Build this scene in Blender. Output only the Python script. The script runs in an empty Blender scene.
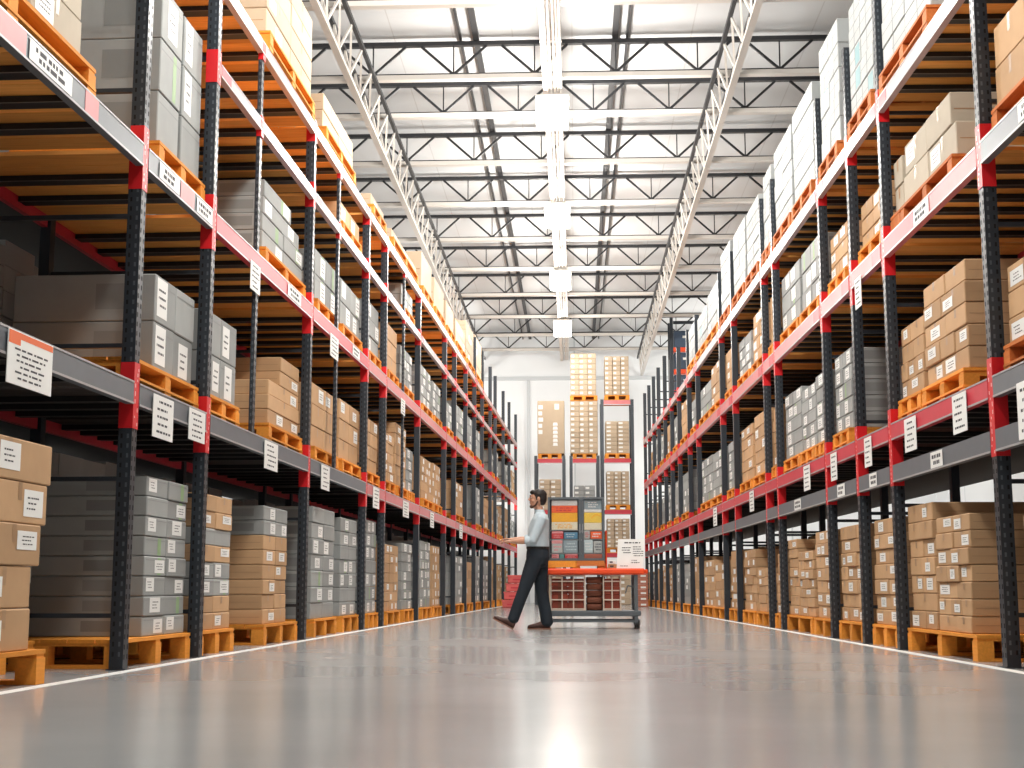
import bpy, bmesh, math, random
from mathutils import Vector, Matrix, Euler

RNG = random.Random(7)
SC = bpy.context.scene
COL = SC.collection

# ------------------------------------------------------------------ camera
F_PX, CX, CY, HOR, CAM_H = 1385.0, 512.0, 384.0, 588.0, 0.53
PITCH = math.atan((HOR - CY) / F_PX)
YAW = math.atan((575 - 512) / (F_PX / math.cos(PITCH)))
cam_d = bpy.data.cameras.new('camera')
cam = bpy.data.objects.new('camera', cam_d)
COL.objects.link(cam)
cam.location = (0, 0, CAM_H)
cam.rotation_euler = (math.pi / 2 + PITCH, 0, YAW)
cam_d.sensor_width = 36
cam_d.lens = F_PX / 1024 * 36
cam_d.clip_end = 300
SC.camera = cam
_fw = Vector((-math.sin(YAW) * math.cos(PITCH), math.cos(YAW) * math.cos(PITCH), math.sin(PITCH)))
_rt = Vector((math.cos(YAW), math.sin(YAW), 0))
_up = _rt.cross(_fw)


def px_area(corners):
    """Size in view of a box, used only to choose which cartons become individual objects."""
    xs, ys = [], []
    for p in corners:
        v = Vector(p) - Vector((0, 0, CAM_H))
        w = v.dot(_fw)
        if w < .5:
            return 0
        xs.append(CX + F_PX * v.dot(_rt) / w)
        ys.append(CY - F_PX * v.dot(_up) / w)
    a = max(0, min(1024, max(xs)) - max(0, min(xs)))
    b = max(0, min(768, max(ys)) - max(0, min(ys)))
    return a * b


# ------------------------------------------------------------------ materials
def M(name, col, rough=.6, metal=0.0, var=0.0, noise=None, spec=.4, emit=0.0, stretch=None, coat=0.0, alpha=1.0):
    m = bpy.data.materials.new(name)
    m.use_nodes = True
    nt = m.node_tree
    b = nt.nodes['Principled BSDF']
    c = (*col, 1)
    b.inputs['Base Color'].default_value = c
    b.inputs['Roughness'].default_value = rough
    b.inputs['Metallic'].default_value = metal
    b.inputs['Specular IOR Level'].default_value = spec
    b.inputs['Coat Weight'].default_value = coat
    if emit:
        b.inputs['Emission Color'].default_value = c
        b.inputs['Emission Strength'].default_value = emit
    fac = None
    N = nt.nodes.new
    L = nt.links.new

    def math_(op, a, bb):
        n = N('ShaderNodeMath')
        n.operation = op
        for i, v in enumerate((a, bb)):
            if isinstance(v, (int, float)):
                n.inputs[i].default_value = v
            else:
                L(v, n.inputs[i])
        return n.outputs[0]
    if var:
        oi = N('ShaderNodeObjectInfo')
        ge = N('ShaderNodeNewGeometry')
        r = math_('FRACT', math_('ADD', oi.outputs['Random'], ge.outputs['Random Per Island']), 0)
        fac = math_('ADD', math_('MULTIPLY', r, 2 * var), 1 - var)
    if noise:
        tc = N('ShaderNodeTexCoord')
        mp = N('ShaderNodeMapping')
        L(tc.outputs['Object'], mp.inputs['Vector'])
        mp.inputs['Scale'].default_value = stretch or (1, 1, 1)
        nz = N('ShaderNodeTexNoise')
        nz.inputs['Scale'].default_value = noise[0]
        nz.inputs['Detail'].default_value = 5
        L(mp.outputs['Vector'], nz.inputs['Vector'])
        f2 = math_('ADD', math_('MULTIPLY', nz.outputs['Fac'], 2 * noise[1]), 1 - noise[1])
        fac = f2 if fac is None else math_('MULTIPLY', fac, f2)
    if fac is not None:
        mx = N('ShaderNodeMixRGB')
        mx.blend_type = 'MULTIPLY'
        mx.inputs['Fac'].default_value = 1
        mx.inputs['Color1'].default_value = c
        L(fac, mx.inputs['Color2'])
        L(mx.outputs['Color'], b.inputs['Base Color'])
    return m


KRAFT = M('kraft_cardboard', (.53, .335, .185), .75, var=.14, noise=(6, .10), spec=.2)
KPALE = M('pale_cardboard', (.54, .43, .31), .75, var=.10, noise=(5, .08), spec=.2)
BEIGE = M('beige_cardboard', (.50, .44, .35), .75, var=.12, noise=(5, .1), spec=.2)
KTAPE = M('packing_tape', (.38, .23, .12), .4, var=.1)
GREYC = M('grey_cardboard', (.33, .345, .34), .7, var=.16, noise=(5, .12), spec=.25)
GTAPE = M('grey_tape', (.235, .245, .24), .5)
WHITC = M('white_cardboard', (.35, .37, .37), .6, var=.10, noise=(4, .08), spec=.3)
WTAPE = M('white_carton_seam', (.13, .15, .15), .6)
CYAN = M('pale_cyan_print', (.15, .30, .33), .5, var=.15)
LABEL = M('label_paper', (.86, .87, .85), .5, var=.04)
INK = M('ink', (.06, .06, .07), .7)
GREENP = M('green_print', (.28, .42, .22), .6)
ORNG = M('sign_orange', (.85, .16, .04), .5)
PAL = M('pallet_wood', (.78, .30, .045), .7, var=.16, noise=(9, .22), stretch=(6, .6, 6), spec=.2)
PALD = M('pallet_wood_aged', (.55, .17, .045), .7, var=.16, noise=(9, .25), stretch=(6, .6, 6), spec=.2)
DECK = M('deck_plank', (.80, .36, .09), .7, var=.25, noise=(5, .25), stretch=(.5, 8, 8), spec=.2)
DECKD = M('dark_deck', (.055, .045, .042), .6, var=.2)
DECKR = M('dark_red_deck', (.10, .035, .03), .6, var=.3)
BAR = M('black_support', (.018, .018, .02), .5)
BAREDGE = M('support_edge', (.16, .15, .14), .5)
POST = M('charcoal_steel', (.032, .039, .049), .38, .25, noise=(12, .15))
SLOT = M('slot_dark', (.006, .006, .007), .8)
SLOTL = M('slot_bright', (.085, .10, .115), .5)
RED = M('signal_red', (.66, .012, .018), .4, noise=(10, .1))
REDMK = M('sleeve_mark', (.86, .52, .52), .5)
BGREY = M('beam_slate', (.135, .152, .172), .42, .1, noise=(8, .08))
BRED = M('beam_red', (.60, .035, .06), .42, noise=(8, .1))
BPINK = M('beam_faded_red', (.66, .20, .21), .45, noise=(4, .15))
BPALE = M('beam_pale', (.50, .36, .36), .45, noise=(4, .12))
LIP = M('beam_lip', (.42, .42, .43), .35, .2)
WHITE_STEEL = M('white_steel', (.60, .57, .53), .45)
DARK_STEEL = M('dark_steel', (.02, .021, .024), .5)
CREAM_STEEL = M('cream_steel', (.62, .54, .47), .5, noise=(3, .12))
LAMP = M('lamp_diffuser', (1, .97, .9), .4, emit=9)
LAMPCAP = M('lamp_housing', (.75, .73, .7), .5)
LINE = M('white_line_paint', (.82, .82, .80), .5, noise=(3, .08))
CART = M('cart_grey_steel', (.13, .15, .165), .4, .3)
CARTLT = M('cart_light_steel', (.36, .38, .39), .4, .4)
CORG = M('cart_orange_red', (.88, .085, .02), .4)
BRICK = M('red_brown_parcel', (.26, .05, .028), .7, var=.25, noise=(8, .2))
BROWN = M('brown_sack', (.17, .055, .03), .8, var=.2, noise=(10, .3))
WIRE = M('cream_wire', (.72, .60, .50), .45)
PINKR = M('pinkish_red_plastic', (.72, .13, .12), .45, var=.12)
RUBBER = M('rubber', (.02, .02, .022), .7)
SKIN = M('skin', (.56, .30, .20), .55, noise=(12, .08))
HAIR = M('dark_hair', (.018, .013, .011), .6)
SHIRT = M('pale_blue_shirt', (.50, .60, .66), .8, noise=(9, .14))
TROUS = M('navy_trousers', (.016, .024, .034), .8, noise=(9, .2))
SHOE = M('brown_leather', (.065, .025, .018), .45)
SOLE = M('shoe_sole', (.25, .12, .08), .6)
BELT = M('black_belt', (.012, .012, .012), .5)
BLUEB = M('navy_bin', (.05, .08, .13), .5, var=.2)


def glass_mat():
    m = bpy.data.materials.new('pane_glass')
    m.use_nodes = True
    nt = m.node_tree
    nt.nodes.clear()
    o = nt.nodes.new('ShaderNodeOutputMaterial')
    mx = nt.nodes.new('ShaderNodeMixShader')
    t = nt.nodes.new('ShaderNodeBsdfTransparent')
    g = nt.nodes.new('ShaderNodeBsdfGlossy')
    g.inputs['Roughness'].default_value = .05
    mx.inputs[0].default_value = .07
    nt.links.new(t.outputs[0], mx.inputs[1])
    nt.links.new(g.outputs[0], mx.inputs[2])
    nt.links.new(mx.outputs[0], o.inputs[0])
    return m


GLASS = glass_mat()


def floor_mat():
    m = M('polished_concrete', (.30, .305, .30), .2, spec=.3)
    nt = m.node_tree
    b = nt.nodes['Principled BSDF']
    tc = nt.nodes.new('ShaderNodeTexCoord')
    n1 = nt.nodes.new('ShaderNodeTexNoise')
    n1.inputs['Scale'].default_value = .5
    n1.inputs['Detail'].default_value = 7
    nt.links.new(tc.outputs['Object'], n1.inputs['Vector'])
    r = nt.nodes.new('ShaderNodeValToRGB')
    r.color_ramp.elements[0].color = (.36, .37, .372, 1)
    r.color_ramp.elements[1].color = (.42, .425, .425, 1)
    r.color_ramp.elements[0].position = .3
    r.color_ramp.elements[1].position = .7
    nt.links.new(n1.outputs['Fac'], r.inputs[0])
    nt.links.new(r.outputs[0], b.inputs['Base Color'])
    mp = nt.nodes.new('ShaderNodeMapRange')
    mp.inputs['To Min'].default_value = .13
    mp.inputs['To Max'].default_value = .21
    nt.links.new(n1.outputs['Fac'], mp.inputs['Value'])
    nt.links.new(mp.outputs[0], b.inputs['Roughness'])
    return m


def panel_mat(name, col, axis, pitch, dark, rough=.6, width=.012):
    """Sheet panels with thin seams every PITCH metres along AXIS."""
    m = M(name, col, rough)
    nt = m.node_tree
    b = nt.nodes['Principled BSDF']
    tc = nt.nodes.new('ShaderNodeTexCoord')
    sp = nt.nodes.new('ShaderNodeSeparateXYZ')
    nt.links.new(tc.outputs['Object'], sp.inputs[0])

    def mt(op, a, v):
        n = nt.nodes.new('ShaderNodeMath')
        n.operation = op
        nt.links.new(a, n.inputs[0])
        n.inputs[1].default_value = v
        return n.outputs[0]
    f = mt('FRACT', mt('DIVIDE', sp.outputs[axis], pitch), 0)
    seam = mt('LESS_THAN', f, width / pitch)
    nz = nt.nodes.new('ShaderNodeTexNoise')
    nz.inputs['Scale'].default_value = .35
    nt.links.new(tc.outputs['Object'], nz.inputs['Vector'])
    rp = nt.nodes.new('ShaderNodeValToRGB')
    rp.color_ramp.elements[0].color = (*[c * .9 for c in col], 1)
    rp.color_ramp.elements[1].color = (*col, 1)
    nt.links.new(nz.outputs['Fac'], rp.inputs[0])
    mx = nt.nodes.new('ShaderNodeMixRGB')
    nt.links.new(seam, mx.inputs['Fac'])
    nt.links.new(rp.outputs[0], mx.inputs['Color1'])
    mx.inputs['Color2'].default_value = (*dark, 1)
    nt.links.new(mx.outputs[0], b.inputs['Base Color'])
    return m


CEIL = panel_mat('white_roof_sheet', (.62, .635, .645), 0, 1.0, (.5, .5, .5), width=.02)
WALLM = panel_mat('white_wall_panel', (.84, .87, .89), 0, 3.9, (.6, .64, .66), width=.06)
WALLS = panel_mat('side_wall_panel', (.74, .76, .77), 1, 3.9, (.5, .52, .54), width=.06)


# ------------------------------------------------------------------ mesh builder
class MB:
    def __init__(s):
        s.v, s.f, s.m = [], [], []

    def face(s, pts, m=0):
        b = len(s.v)
        s.v += [tuple(p) for p in pts]
        s.f.append(tuple(range(b, b + len(pts))))
        s.m.append(m)

    def box(s, x0, x1, y0, y1, z0, z1, m=0):
        if x0 > x1: x0, x1 = x1, x0
        if y0 > y1: y0, y1 = y1, y0
        if z0 > z1: z0, z1 = z1, z0
        b = len(s.v)
        s.v += [(x0, y0, z0), (x1, y0, z0), (x1, y1, z0), (x0, y1, z0), (x0, y0, z1), (x1, y0, z1), (x1, y1, z1), (x0, y1, z1)]
        for q in ((3, 2, 1, 0), (4, 5, 6, 7), (0, 1, 5, 4), (1, 2, 6, 5), (2, 3, 7, 6), (3, 0, 4, 7)):
            s.f.append(tuple(b + i for i in q))
            s.m.append(m)
        return s

    def cbox(s, x0, x1, y0, y1, z0, z1, m=0, c=.006):
        """Box with chamfered edges."""
        bm = bmesh.new()
        bmesh.ops.create_cube(bm, size=1)
        for v in bm.verts:
            v.co = ((x0 + x1) / 2 + v.co.x * abs(x1 - x0), (y0 + y1) / 2 + v.co.y * abs(y1 - y0), (z0 + z1) / 2 + v.co.z * abs(z1 - z0))
        bmesh.ops.bevel(bm, geom=list(bm.edges), offset=c, segments=1, affect='EDGES')
        s.add_bm(bm, m)
        return s

    def add_bm(s, bm, m=0):
        b = len(s.v)
        bm.verts.index_update()
        s.v += [tuple(v.co) for v in bm.verts]
        for f in bm.faces:
            s.f.append(tuple(b + v.index for v in f.verts))
            s.m.append(m)
        bm.free()

    def bar(s, p, q, w, h=None, m=0, n=4):
        """Straight bar between two points, square (n=4) or round."""
        p, q = Vector(p), Vector(q)
        t = (q - p).normalized()
        a = Vector((0, 0, 1)) if abs(t.z) < .9 else Vector((0, 1, 0))
        u = t.cross(a).normalized()
        v = u.cross(t)
        h = w if h is None else h
        b = len(s.v)
        for c in (p, q):
            for i in range(n):
                an = 2 * math.pi * (i + .5) / n
                k = math.sqrt(2) if n == 4 else 1
                s.v.append(tuple(c + u * (math.cos(an) * w / 2 * k) + v * (math.sin(an) * h / 2 * k)))
        for i in range(n):
            j = (i + 1) % n
            s.f.append((b + i, b + j, b + n + j, b + n + i))
            s.m.append(m)
        s.f.append(tuple(b + i for i in reversed(range(n))))
        s.f.append(tuple(b + n + i for i in range(n)))
        s.m += [m, m]
        return s

    def rings(s, R, m=0):
        """Closed loft through rings with the same number of points."""
        b = len(s.v)
        n = len(R[0])
        for r in R:
            s.v += [tuple(p) for p in r]
        for k in range(len(R) - 1):
            for i in range(n):
                j = (i + 1) % n
                s.f.append((b + k * n + i, b + k * n + j, b + (k + 1) * n + j, b + (k + 1) * n + i))
                s.m.append(m)
        s.f.append(tuple(b + i for i in reversed(range(n))))
        s.f.append(tuple(b + (len(R) - 1) * n + i for i in range(n)))
        s.m += [m, m]
        return s

    def mesh(s, name, mats):
        me = bpy.data.meshes.new(name)
        me.from_pydata(s.v, [], s.f)
        for m in (mats if isinstance(mats, (list, tuple)) else [mats]):
            me.materials.append(m)
        if any(s.m):
            me.polygons.foreach_set('material_index', s.m)
        me.update()
        return me

    def build(s, name, mats, parent=None, loc=None, rot=None):
        return link(name, s.mesh(name, mats), parent, loc, rot)


def link(name, data, parent=None, loc=None, rot=None):
    o = bpy.data.objects.new(name, data)
    COL.objects.link(o)
    if parent is not None:
        o.parent = parent
    if loc is not None:
        o.location = loc
    if rot is not None:
        o.rotation_euler = rot
    return o


def tag(o, label, cat, group=None, kind=None):
    o['label'] = label
    o['category'] = cat
    if group:
        o['group'] = group
    if kind:
        o['kind'] = kind
    return o


def empty(name, loc=(0, 0, 0), rz=0.0):
    o = link(name, None, None, loc, (0, 0, rz))
    o.empty_display_size = .2
    return o


def struct(o):
    o['kind'] = 'structure'
    return o


def scribble(mb, o, u, v, w, h, lines, m, rng, n=None, thick=.45):
    """Short dark dashes in rows on a plane: print that cannot be read at this distance."""
    o, u, v = Vector(o), Vector(u), Vector(v)
    for i in range(lines):
        yy = h * (1 - (i + .5) / lines)
        x = rng.uniform(0, .2) * w
        end = w * rng.uniform(.6, 1)
        t = h / lines * thick
        while x < end:
            l = w * rng.uniform(.05, .2)
            l = min(l, w - x)
            a = o + u * x + v * (yy - t / 2)
            mb.face([a, a + u * l, a + u * l + v * t, a + v * t], m)
            x += l + w * rng.uniform(.02, .06)


ORD = ['first', 'second', 'third', 'fourth', 'fifth', 'sixth', 'seventh', 'eighth', 'ninth', 'tenth', 'eleventh', 'twelfth', 'thirteenth', 'fourteenth', 'fifteenth', 'sixteenth', 'seventeenth', 'eighteenth', 'nineteenth', 'twentieth']

# ------------------------------------------------------------------ room shell
WALL_Y, ROOF_Z, HALF = 50.5, 9.72, 13.0
mb = MB(); mb.box(-HALF, HALF, -14, WALL_Y, -.1, 0)
struct(mb.build('floor', floor_mat()))
mb = MB(); mb.box(-HALF, HALF, -14, WALL_Y, ROOF_Z, ROOF_Z + .1)
struct(mb.build('ceiling', CEIL))
mb = MB(); mb.box(-HALF, HALF, WALL_Y, WALL_Y + .2, 0, ROOF_Z)
struct(mb.build('wall_back', WALLM))
for nm, x in (('wall_left', -HALF), ('wall_right', HALF)):
    mb = MB(); mb.box(x - .1 if x < 0 else x, x if x < 0 else x + .1, -14, WALL_Y, 0, ROOF_Z)
    struct(mb.build(nm, WALLS))
TRIM = M('wall_rail', (.55, .58, .6), .5)
mb = MB(); mb.box(-HALF, HALF, WALL_Y - .05, WALL_Y - .002, 8.10, 8.24)
struct(mb.build('trim_1', TRIM))
mb = MB(); mb.box(-1.72, -1.62, WALL_Y - .06, WALL_Y - .003, 0, 8.09)
struct(mb.build('trim_2', TRIM))

# ------------------------------------------------------------------ rack rows: axis of each row
ROWS = {
    'left': dict(O=Vector((-3.154, 0, 0)), ang=math.radians(1.346), D=-1),
    'right': dict(O=Vector((3.099, 0, 0)), ang=math.radians(-1.349), D=1),
}


def W(row, depth, s, z):
    """Row coordinates (depth into the rack, distance along it, height) to world."""
    r = ROWS[row]
    d = Vector((math.sin(r['ang']), math.cos(r['ang']), 0))
    n = Vector((d.y, -d.x, 0))
    return r['O'] + d * s + n * (r['D'] * depth) + Vector((0, 0, z))


for i, row in enumerate(('left', 'right')):
    r = ROWS[row]
    mb = MB()
    mb.box(-r['D'] * .03, -r['D'] * .11, 1.0, 49.2 if row == 'left' else 48.0, .0005, .003)
    struct(mb.build('trim_%d' % (i + 3), LINE, None, r['O'], (0, 0, -r['ang'])))

FR = {
    'left': [5.55, 9.10, 10.79, 14.55, 18.08, 19.62, 23.24, 27.10, 28.88, 31.2, 33.3, 35.4, 37.9, 39.6, 42.7, 45.3, 48.6],
    'right': [6.20, 9.59, 12.38, 13.70, 15.19, 18.31, 19.26, 22.37, 23.94, 27.70, 29.35, 31.5, 33.3, 35.1, 37.0, 38.6, 40.3, 41.96],
}
# shelves: top height, beam height, first bay
LV = {
    'left': [None, (1.90, .155), (3.55, .16), (4.82, .11), (5.57, .12)],
    'right': [None, (1.97, .15), (3.64, .165), (4.97, .14)],
}
SHELF_WORD = ['floor', 'first shelf', 'second shelf', 'third shelf', 'top shelf']
RDEPTH = 1.42


def lvl_word(row, lv):
    if row == 'right' and lv == 3:
        return 'top shelf'
    return SHELF_WORD[lv]


def first_bay(row, lv):
    return 2 if (row == 'left' and lv >= 3) else 0


def post_mesh(h, z0, D, detail, w=.095, dep=.085):
    """Perforated open post: web towards the camera, slots down both faces."""
    mb = MB()
    x1 = D * dep
    mb.box(0, D * .012, -w / 2, w / 2, z0, h)
    mb.box(D * .012, x1, -w / 2, -w / 2 + .012, z0, h)
    mb.box(D * .012, x1, w / 2 - .012, w / 2, z0, h)
    mb.box(x1, x1 + D * .008, -w / 2, -w / 2 + .03, z0, h)
    mb.box(x1, x1 + D * .008, w / 2 - .03, w / 2, z0, h)
    if detail:
        z = z0 + .06
        i = 0
        while z < h - .05:
            for yy in (-w * .3, w * .3):
                mb.box(-D * .0008, 0, yy - .009, yy + .009, z, z + .032, 1)
            for xx in ((.02, .062) if dep > .05 else (.008,)):
                mb.box(D * xx, D * (xx + .014), -w / 2 - .0008, -w / 2, z + .02, z + .05, 2 if xx < .05 else 1)
            z += .065
            i += 1
    return mb


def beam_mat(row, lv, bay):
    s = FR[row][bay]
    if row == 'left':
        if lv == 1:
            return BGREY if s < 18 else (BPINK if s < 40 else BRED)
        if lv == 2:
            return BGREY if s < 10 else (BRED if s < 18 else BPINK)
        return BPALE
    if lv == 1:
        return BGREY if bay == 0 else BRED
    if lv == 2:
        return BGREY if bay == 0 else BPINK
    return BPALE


def build_rack(row):
    r = ROWS[row]
    D = r['D']
    root = empty('pallet_rack', r['O'], -r['ang'])
    if row == 'left':
        tag(root, 'long charcoal steel pallet rack with four shelves, standing behind the walking person', 'rack', 'pallet racks lining the aisle')
    else:
        tag(root, 'long charcoal steel pallet rack with doubled red and grey first-shelf beams', 'rack', 'pallet racks lining the aisle')
    fr = FR[row]
    for k, s in enumerate(fr):
        if row == 'left':
            H = 6.0 if k < 2 else (5.62 if s < 32 else 6.6)
        else:
            H = 6.0 if s < 34 else 6.4
        det = s < 20
        fo = link('upright_frame', None, root)
        z = .35
        while z < H - .3:
            up = MB()
            up.bar((D * .09, s, z), (D * (RDEPTH - .09), s, z), .035, .03)
            up.build('brace', [POST], fo)
            z += .9
        for xa, xb in ((-.02, .11), (RDEPTH - .1, RDEPTH + .03)):
            bp = MB()
            bp.box(D * xa, D * xb, s - .055, s + .055, .0005, .008)
            bp.build('base_plate', [POST], fo)
        pm = post_mesh(H, .008, D, det)
        pm.v = [(x, y + s, zz) for x, y, zz in pm.v]
        pm.build('front_post', [POST, SLOT, SLOTL], fo)
        rm = MB()
        rm.box(D * (RDEPTH - .085), D * RDEPTH, s - .05, s + .05, .008, H)
        rm.build('rear_post', [POST], fo)
        for lv in range(1, len(LV[row])):
            zt, bh = LV[row][lv]
            if k < first_bay(row, lv):
                continue
            z0, z1 = zt - bh - .16, zt + .13
            if row == 'right' and lv == 1:
                z0 = 1.42
            if lv >= 3:
                z0, z1 = zt - bh - .08, zt + (.09 if row == 'right' or lv < 4 else .03)
            sl = MB()
            sl.box(-D * .004, D * .094, s - .052, s + .052, z0, z1)
            if s < 24:
                rg = random.Random(int(s * 100) + lv)
                zz = z0 + .02
                while zz < z1 - .04:
                    l = rg.uniform(.012, .035)
                    y = s + rg.choice((-.03, .005, .02))
                    sl.box(-D * .0048, -D * .004, y, y + .014, zz, zz + l, 1)
                    zz += l + rg.uniform(.012, .03)
            sl.build('post_sleeve', [RED, REDMK], fo)['label'] = 'red post sleeve'
    # short intermediate posts from the first shelf upwards
    if row == 'left':
        for s in (12.22, 16.0, 21.38):
            pm = post_mesh(5.565, 1.905, D, True, w=.085, dep=.026)
            pm.v = [(x + D * .004, y + s, zz) for x, y, zz in pm.v]
            po = pm.build('intermediate_post', [POST, SLOT, SLOTL], root)
            for lv in (3, 4):
                zt, bh = LV[row][lv]
                sl = MB()
                sl.box(-D * .0085, D * .040, s - .046, s + .046, zt - bh - .06, zt + (.03 if lv == 3 else -.004))
                sl.build('post_sleeve', [RED], po)['label'] = 'red post sleeve'
    for b in range(len(fr) - 1):
        s0, s1 = fr[b] + .056, fr[b + 1] - .056
        for lv in range(1, len(LV[row])):
            if b < first_bay(row, lv):
                continue
            zt, bh = LV[row][lv]
            bm_ = MB()
            bm_.box(-D * .006, D * .045, s0, s1, zt - bh, zt)
            bm_.box(-D * .010, -D * .006, s0, s1, zt - bh, zt - bh + .014, 1)
            bm_.box(-D * .009, -D * .006, s0, s1, zt - .012, zt, 1)
            mt = beam_mat(row, lv, b)
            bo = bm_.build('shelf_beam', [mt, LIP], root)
            if row == 'right' and lv == 1:
                g = MB()
                g.box(-D * .006, D * .045, s0, s1, 1.45, 1.60)
                g.box(-D * .010, -D * .006, s0, s1, 1.45, 1.464, 1)
                lo = g.build('lower_beam', [BGREY, LIP], root)
                lo['label'] = 'grey lower beam'
                STK['right_low%d' % b] = lo
            STK['%s%d_%d' % (row, lv, b)] = bo
            # red bands painted on the beams
            bands = []
            if row == 'left' and lv == 2:
                bands = {0: [(6.3, 7.1), (7.97, 8.19)], 1: [(9.88, 10.22)]}.get(b, [])
            if row == 'left' and lv in (3, 4) and s0 < 34:
                bands = [(s0 + .02, s0 + .3), (s1 - .34, s1 - .02)]
            if row == 'right' and lv == 2 and s0 < 34:
                bands = [(s0 + (s1 - s0) * .62, s1 - .02)] if b == 1 else ([(s0 + .02, s0 + .35)] if b > 1 else [])
            if row == 'right' and lv == 3 and s0 < 34:
                bands = [(s0 + .02, s0 + .35), (s1 - .3, s1 - .02)]
            for a, c in bands:
                k = MB()
                k.box(-D * .0085, -D * .0062, a, c, zt - bh + .015, zt - .013)
                k.build('red_band', [BPINK if lv == 2 and row == 'left' else BRED], bo)['label'] = 'red painted band'
            rb = MB()
            rb.box(D * (RDEPTH - .06), D * (RDEPTH - .015), s0, s1, zt - .12, zt)
            rb.build('rear_beam', [BRED], root)['label'] = 'red rear beam'
            if row == 'right' and lv == 1:
                dm, pitch = DECKR, .34
            elif row == 'left' and lv == 1:
                dm, pitch = DECKD, .42
            else:
                dm, pitch = DECK, (.52 if row == 'left' else .36)
            dk, sb = MB(), MB()
            n = max(2, round((s1 - s0) / pitch))
            p = (s1 - s0) / n
            for i in range(n):
                a = s0 + i * p
                for q in range(2):
                    dk.box(D * .05, D * (RDEPTH - .07), a + q * p / 2 + .004, a + (q + 1) * p / 2 - .004, zt - .03, zt - .002)
                if i:
                    sb.box(D * .05, D * (RDEPTH - .07), a - p * .13, a + p * .13, zt - .072, zt - .032)
                    sb.box(D * .05, D * (RDEPTH - .07), a - p * .13, a - p * .13 + .010, zt - .075, zt - .072, 1)
            do = dk.build('shelf_deck', [dm], root)
            sb.build('support_bar', [BAR, BAREDGE], do)['label'] = 'black cross bars under the deck'
    return root


STK = {}
RACK = {k: build_rack(k) for k in ('left', 'right')}


def sticker(bo, row, s0, s1, z0, z1, seed):
    D = ROWS[row]['D']
    rg = random.Random(seed)
    mb = MB()
    x = -D * .0115
    mb.box(-D * .0105, x, s0, s1, z0, z1)
    w, h = s1 - s0, z1 - z0
    u = Vector((0, 1 if D < 0 else -1, 0))
    o = Vector((x - D * .0006, s0 if D < 0 else s1, z0))
    scribble(mb, o + u * w * .08 + Vector((0, 0, h * .12)), u, Vector((0, 0, 1)), w * .84, h * .76, 2 if w > h * 2.2 else 3, 1, rg, thick=.6)
    mb.build('beam_sticker', [LABEL, INK], bo)['label'] = 'white label on the beam'


for row, lv, b, s0, s1, z0, z1 in (('left', 2, 0, 7.14, 7.75, 3.41, 3.53), ('left', 2, 1, 9.38, 9.84, 3.41, 3.53), ('left', 2, 1, 10.28, 10.70, 3.41, 3.53),
                                   ('left', 2, 2, 13.37, 13.96, 3.41, 3.53), ('left', 2, 3, 16.9, 17.4, 3.41, 3.53), ('right', 2, 1, 10.85, 11.3, 3.49, 3.62), ('right', 2, 0, 8.3, 8.75, 3.5, 3.62)):
    sticker(STK['%s%d_%d' % (row, lv, b)], row, s0, s1, z0, z1, int(s0 * 10))
for b, s0, s1 in ((1, 10.78, 11.11), (2, 12.9, 13.19), (3, 14.26, 14.62), (4, 16.68, 17.11)):
    sticker(STK['right_low%d' % b], 'right', s0, s1, 1.465, 1.59, int(s0 * 10))


# hanging signs in front of the beams
def hang_sign(row, s0, s1, z0, z1, label, big=False, seed=0):
    r = ROWS[row]
    D = r['D']
    p = W(row, -.014, (s0 + s1) / 2, z0)
    root = empty('shelf_sign', p, -r['ang'])
    tag(root, label, 'sign', 'paper signs hanging from the shelf beams')
    w, h = s1 - s0, z1 - z0
    mb = MB(); mb.cbox(0, -D * .006, -w / 2, w / 2, 0, h, 0, .0015)
    mb.build('panel', [LABEL], root)
    rg = random.Random(seed)
    u = Vector((0, 1 if D < 0 else -1, 0))
    o = Vector((-D * .0068, -w / 2 if D < 0 else w / 2, 0))
    pr = MB()
    zz = Vector((0, 0, 1))
    if big:
        pr2 = MB()
        a = o + u * .005 + zz * (h * .86)
        pr2.face([a, a + u * (w - .01), a + u * (w - .01) + zz * (h * .12), a + zz * (h * .12)])
        a = o + u * .005 + zz * (h * .74)
        pr2.face([a, a + u * (w * .25), a + u * (w * .25) + zz * (h * .12), a + zz * (h * .12)])
        pr2.build('header', [ORNG], root)['label'] = 'orange header strip'
        scribble(pr, o + u * w * .12 + zz * h * .08, u, zz, w * .76, h * .64, 6, 0, rg, thick=.34)
    else:
        scribble(pr, o + u * w * .12 + zz * h * .06, u, zz, w * .76, h * .88, 5, 0, rg, thick=.3)
    pr.build('print', [INK], root)


hang_sign('left', 7.05, 7.64, 1.60, 1.89, 'large white paper sign with an orange header on the grey beam above brown cartons', True, 1)
hang_sign('left', 9.41, 9.86, 1.57, 1.87, 'taller white sign on the grey beam just past the first front post', False, 2)
hang_sign('left', 10.24, 10.66, 1.64, 1.88, 'shorter white sign on the grey beam just before the second front post', False, 3)
hang_sign('left', 12.57, 13.08, 1.62, 1.88, 'white sign on the grey beam above the brown and grey floor stack', False, 4)
hang_sign('left', 15.12, 15.57, 1.61, 1.88, 'white sign on the grey beam just past the third front post', False, 5)
hang_sign('left', 18.53, 19.03, 1.60, 1.88, 'white sign on the faded beam between the close-set fourth and fifth posts', False, 6)
hang_sign('left', 21.28, 21.9, 1.62, 1.87, 'small white sign on the pinkish first-shelf beam past the fifth post', False, 7)
hang_sign('left', 24.6, 25.1, 1.60, 1.87, 'small white sign on the pinkish first-shelf beam past the sixth post', False, 8)
hang_sign('left', 29.5, 30.1, 1.58, 1.87, 'tiny white sign on the first-shelf beam past the eighth post', False, 9)
hang_sign('left', 11.90, 12.24, 3.16, 3.42, 'white sign hanging below the red second-shelf beam, beside the grey wrapped load', False, 10)
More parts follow.
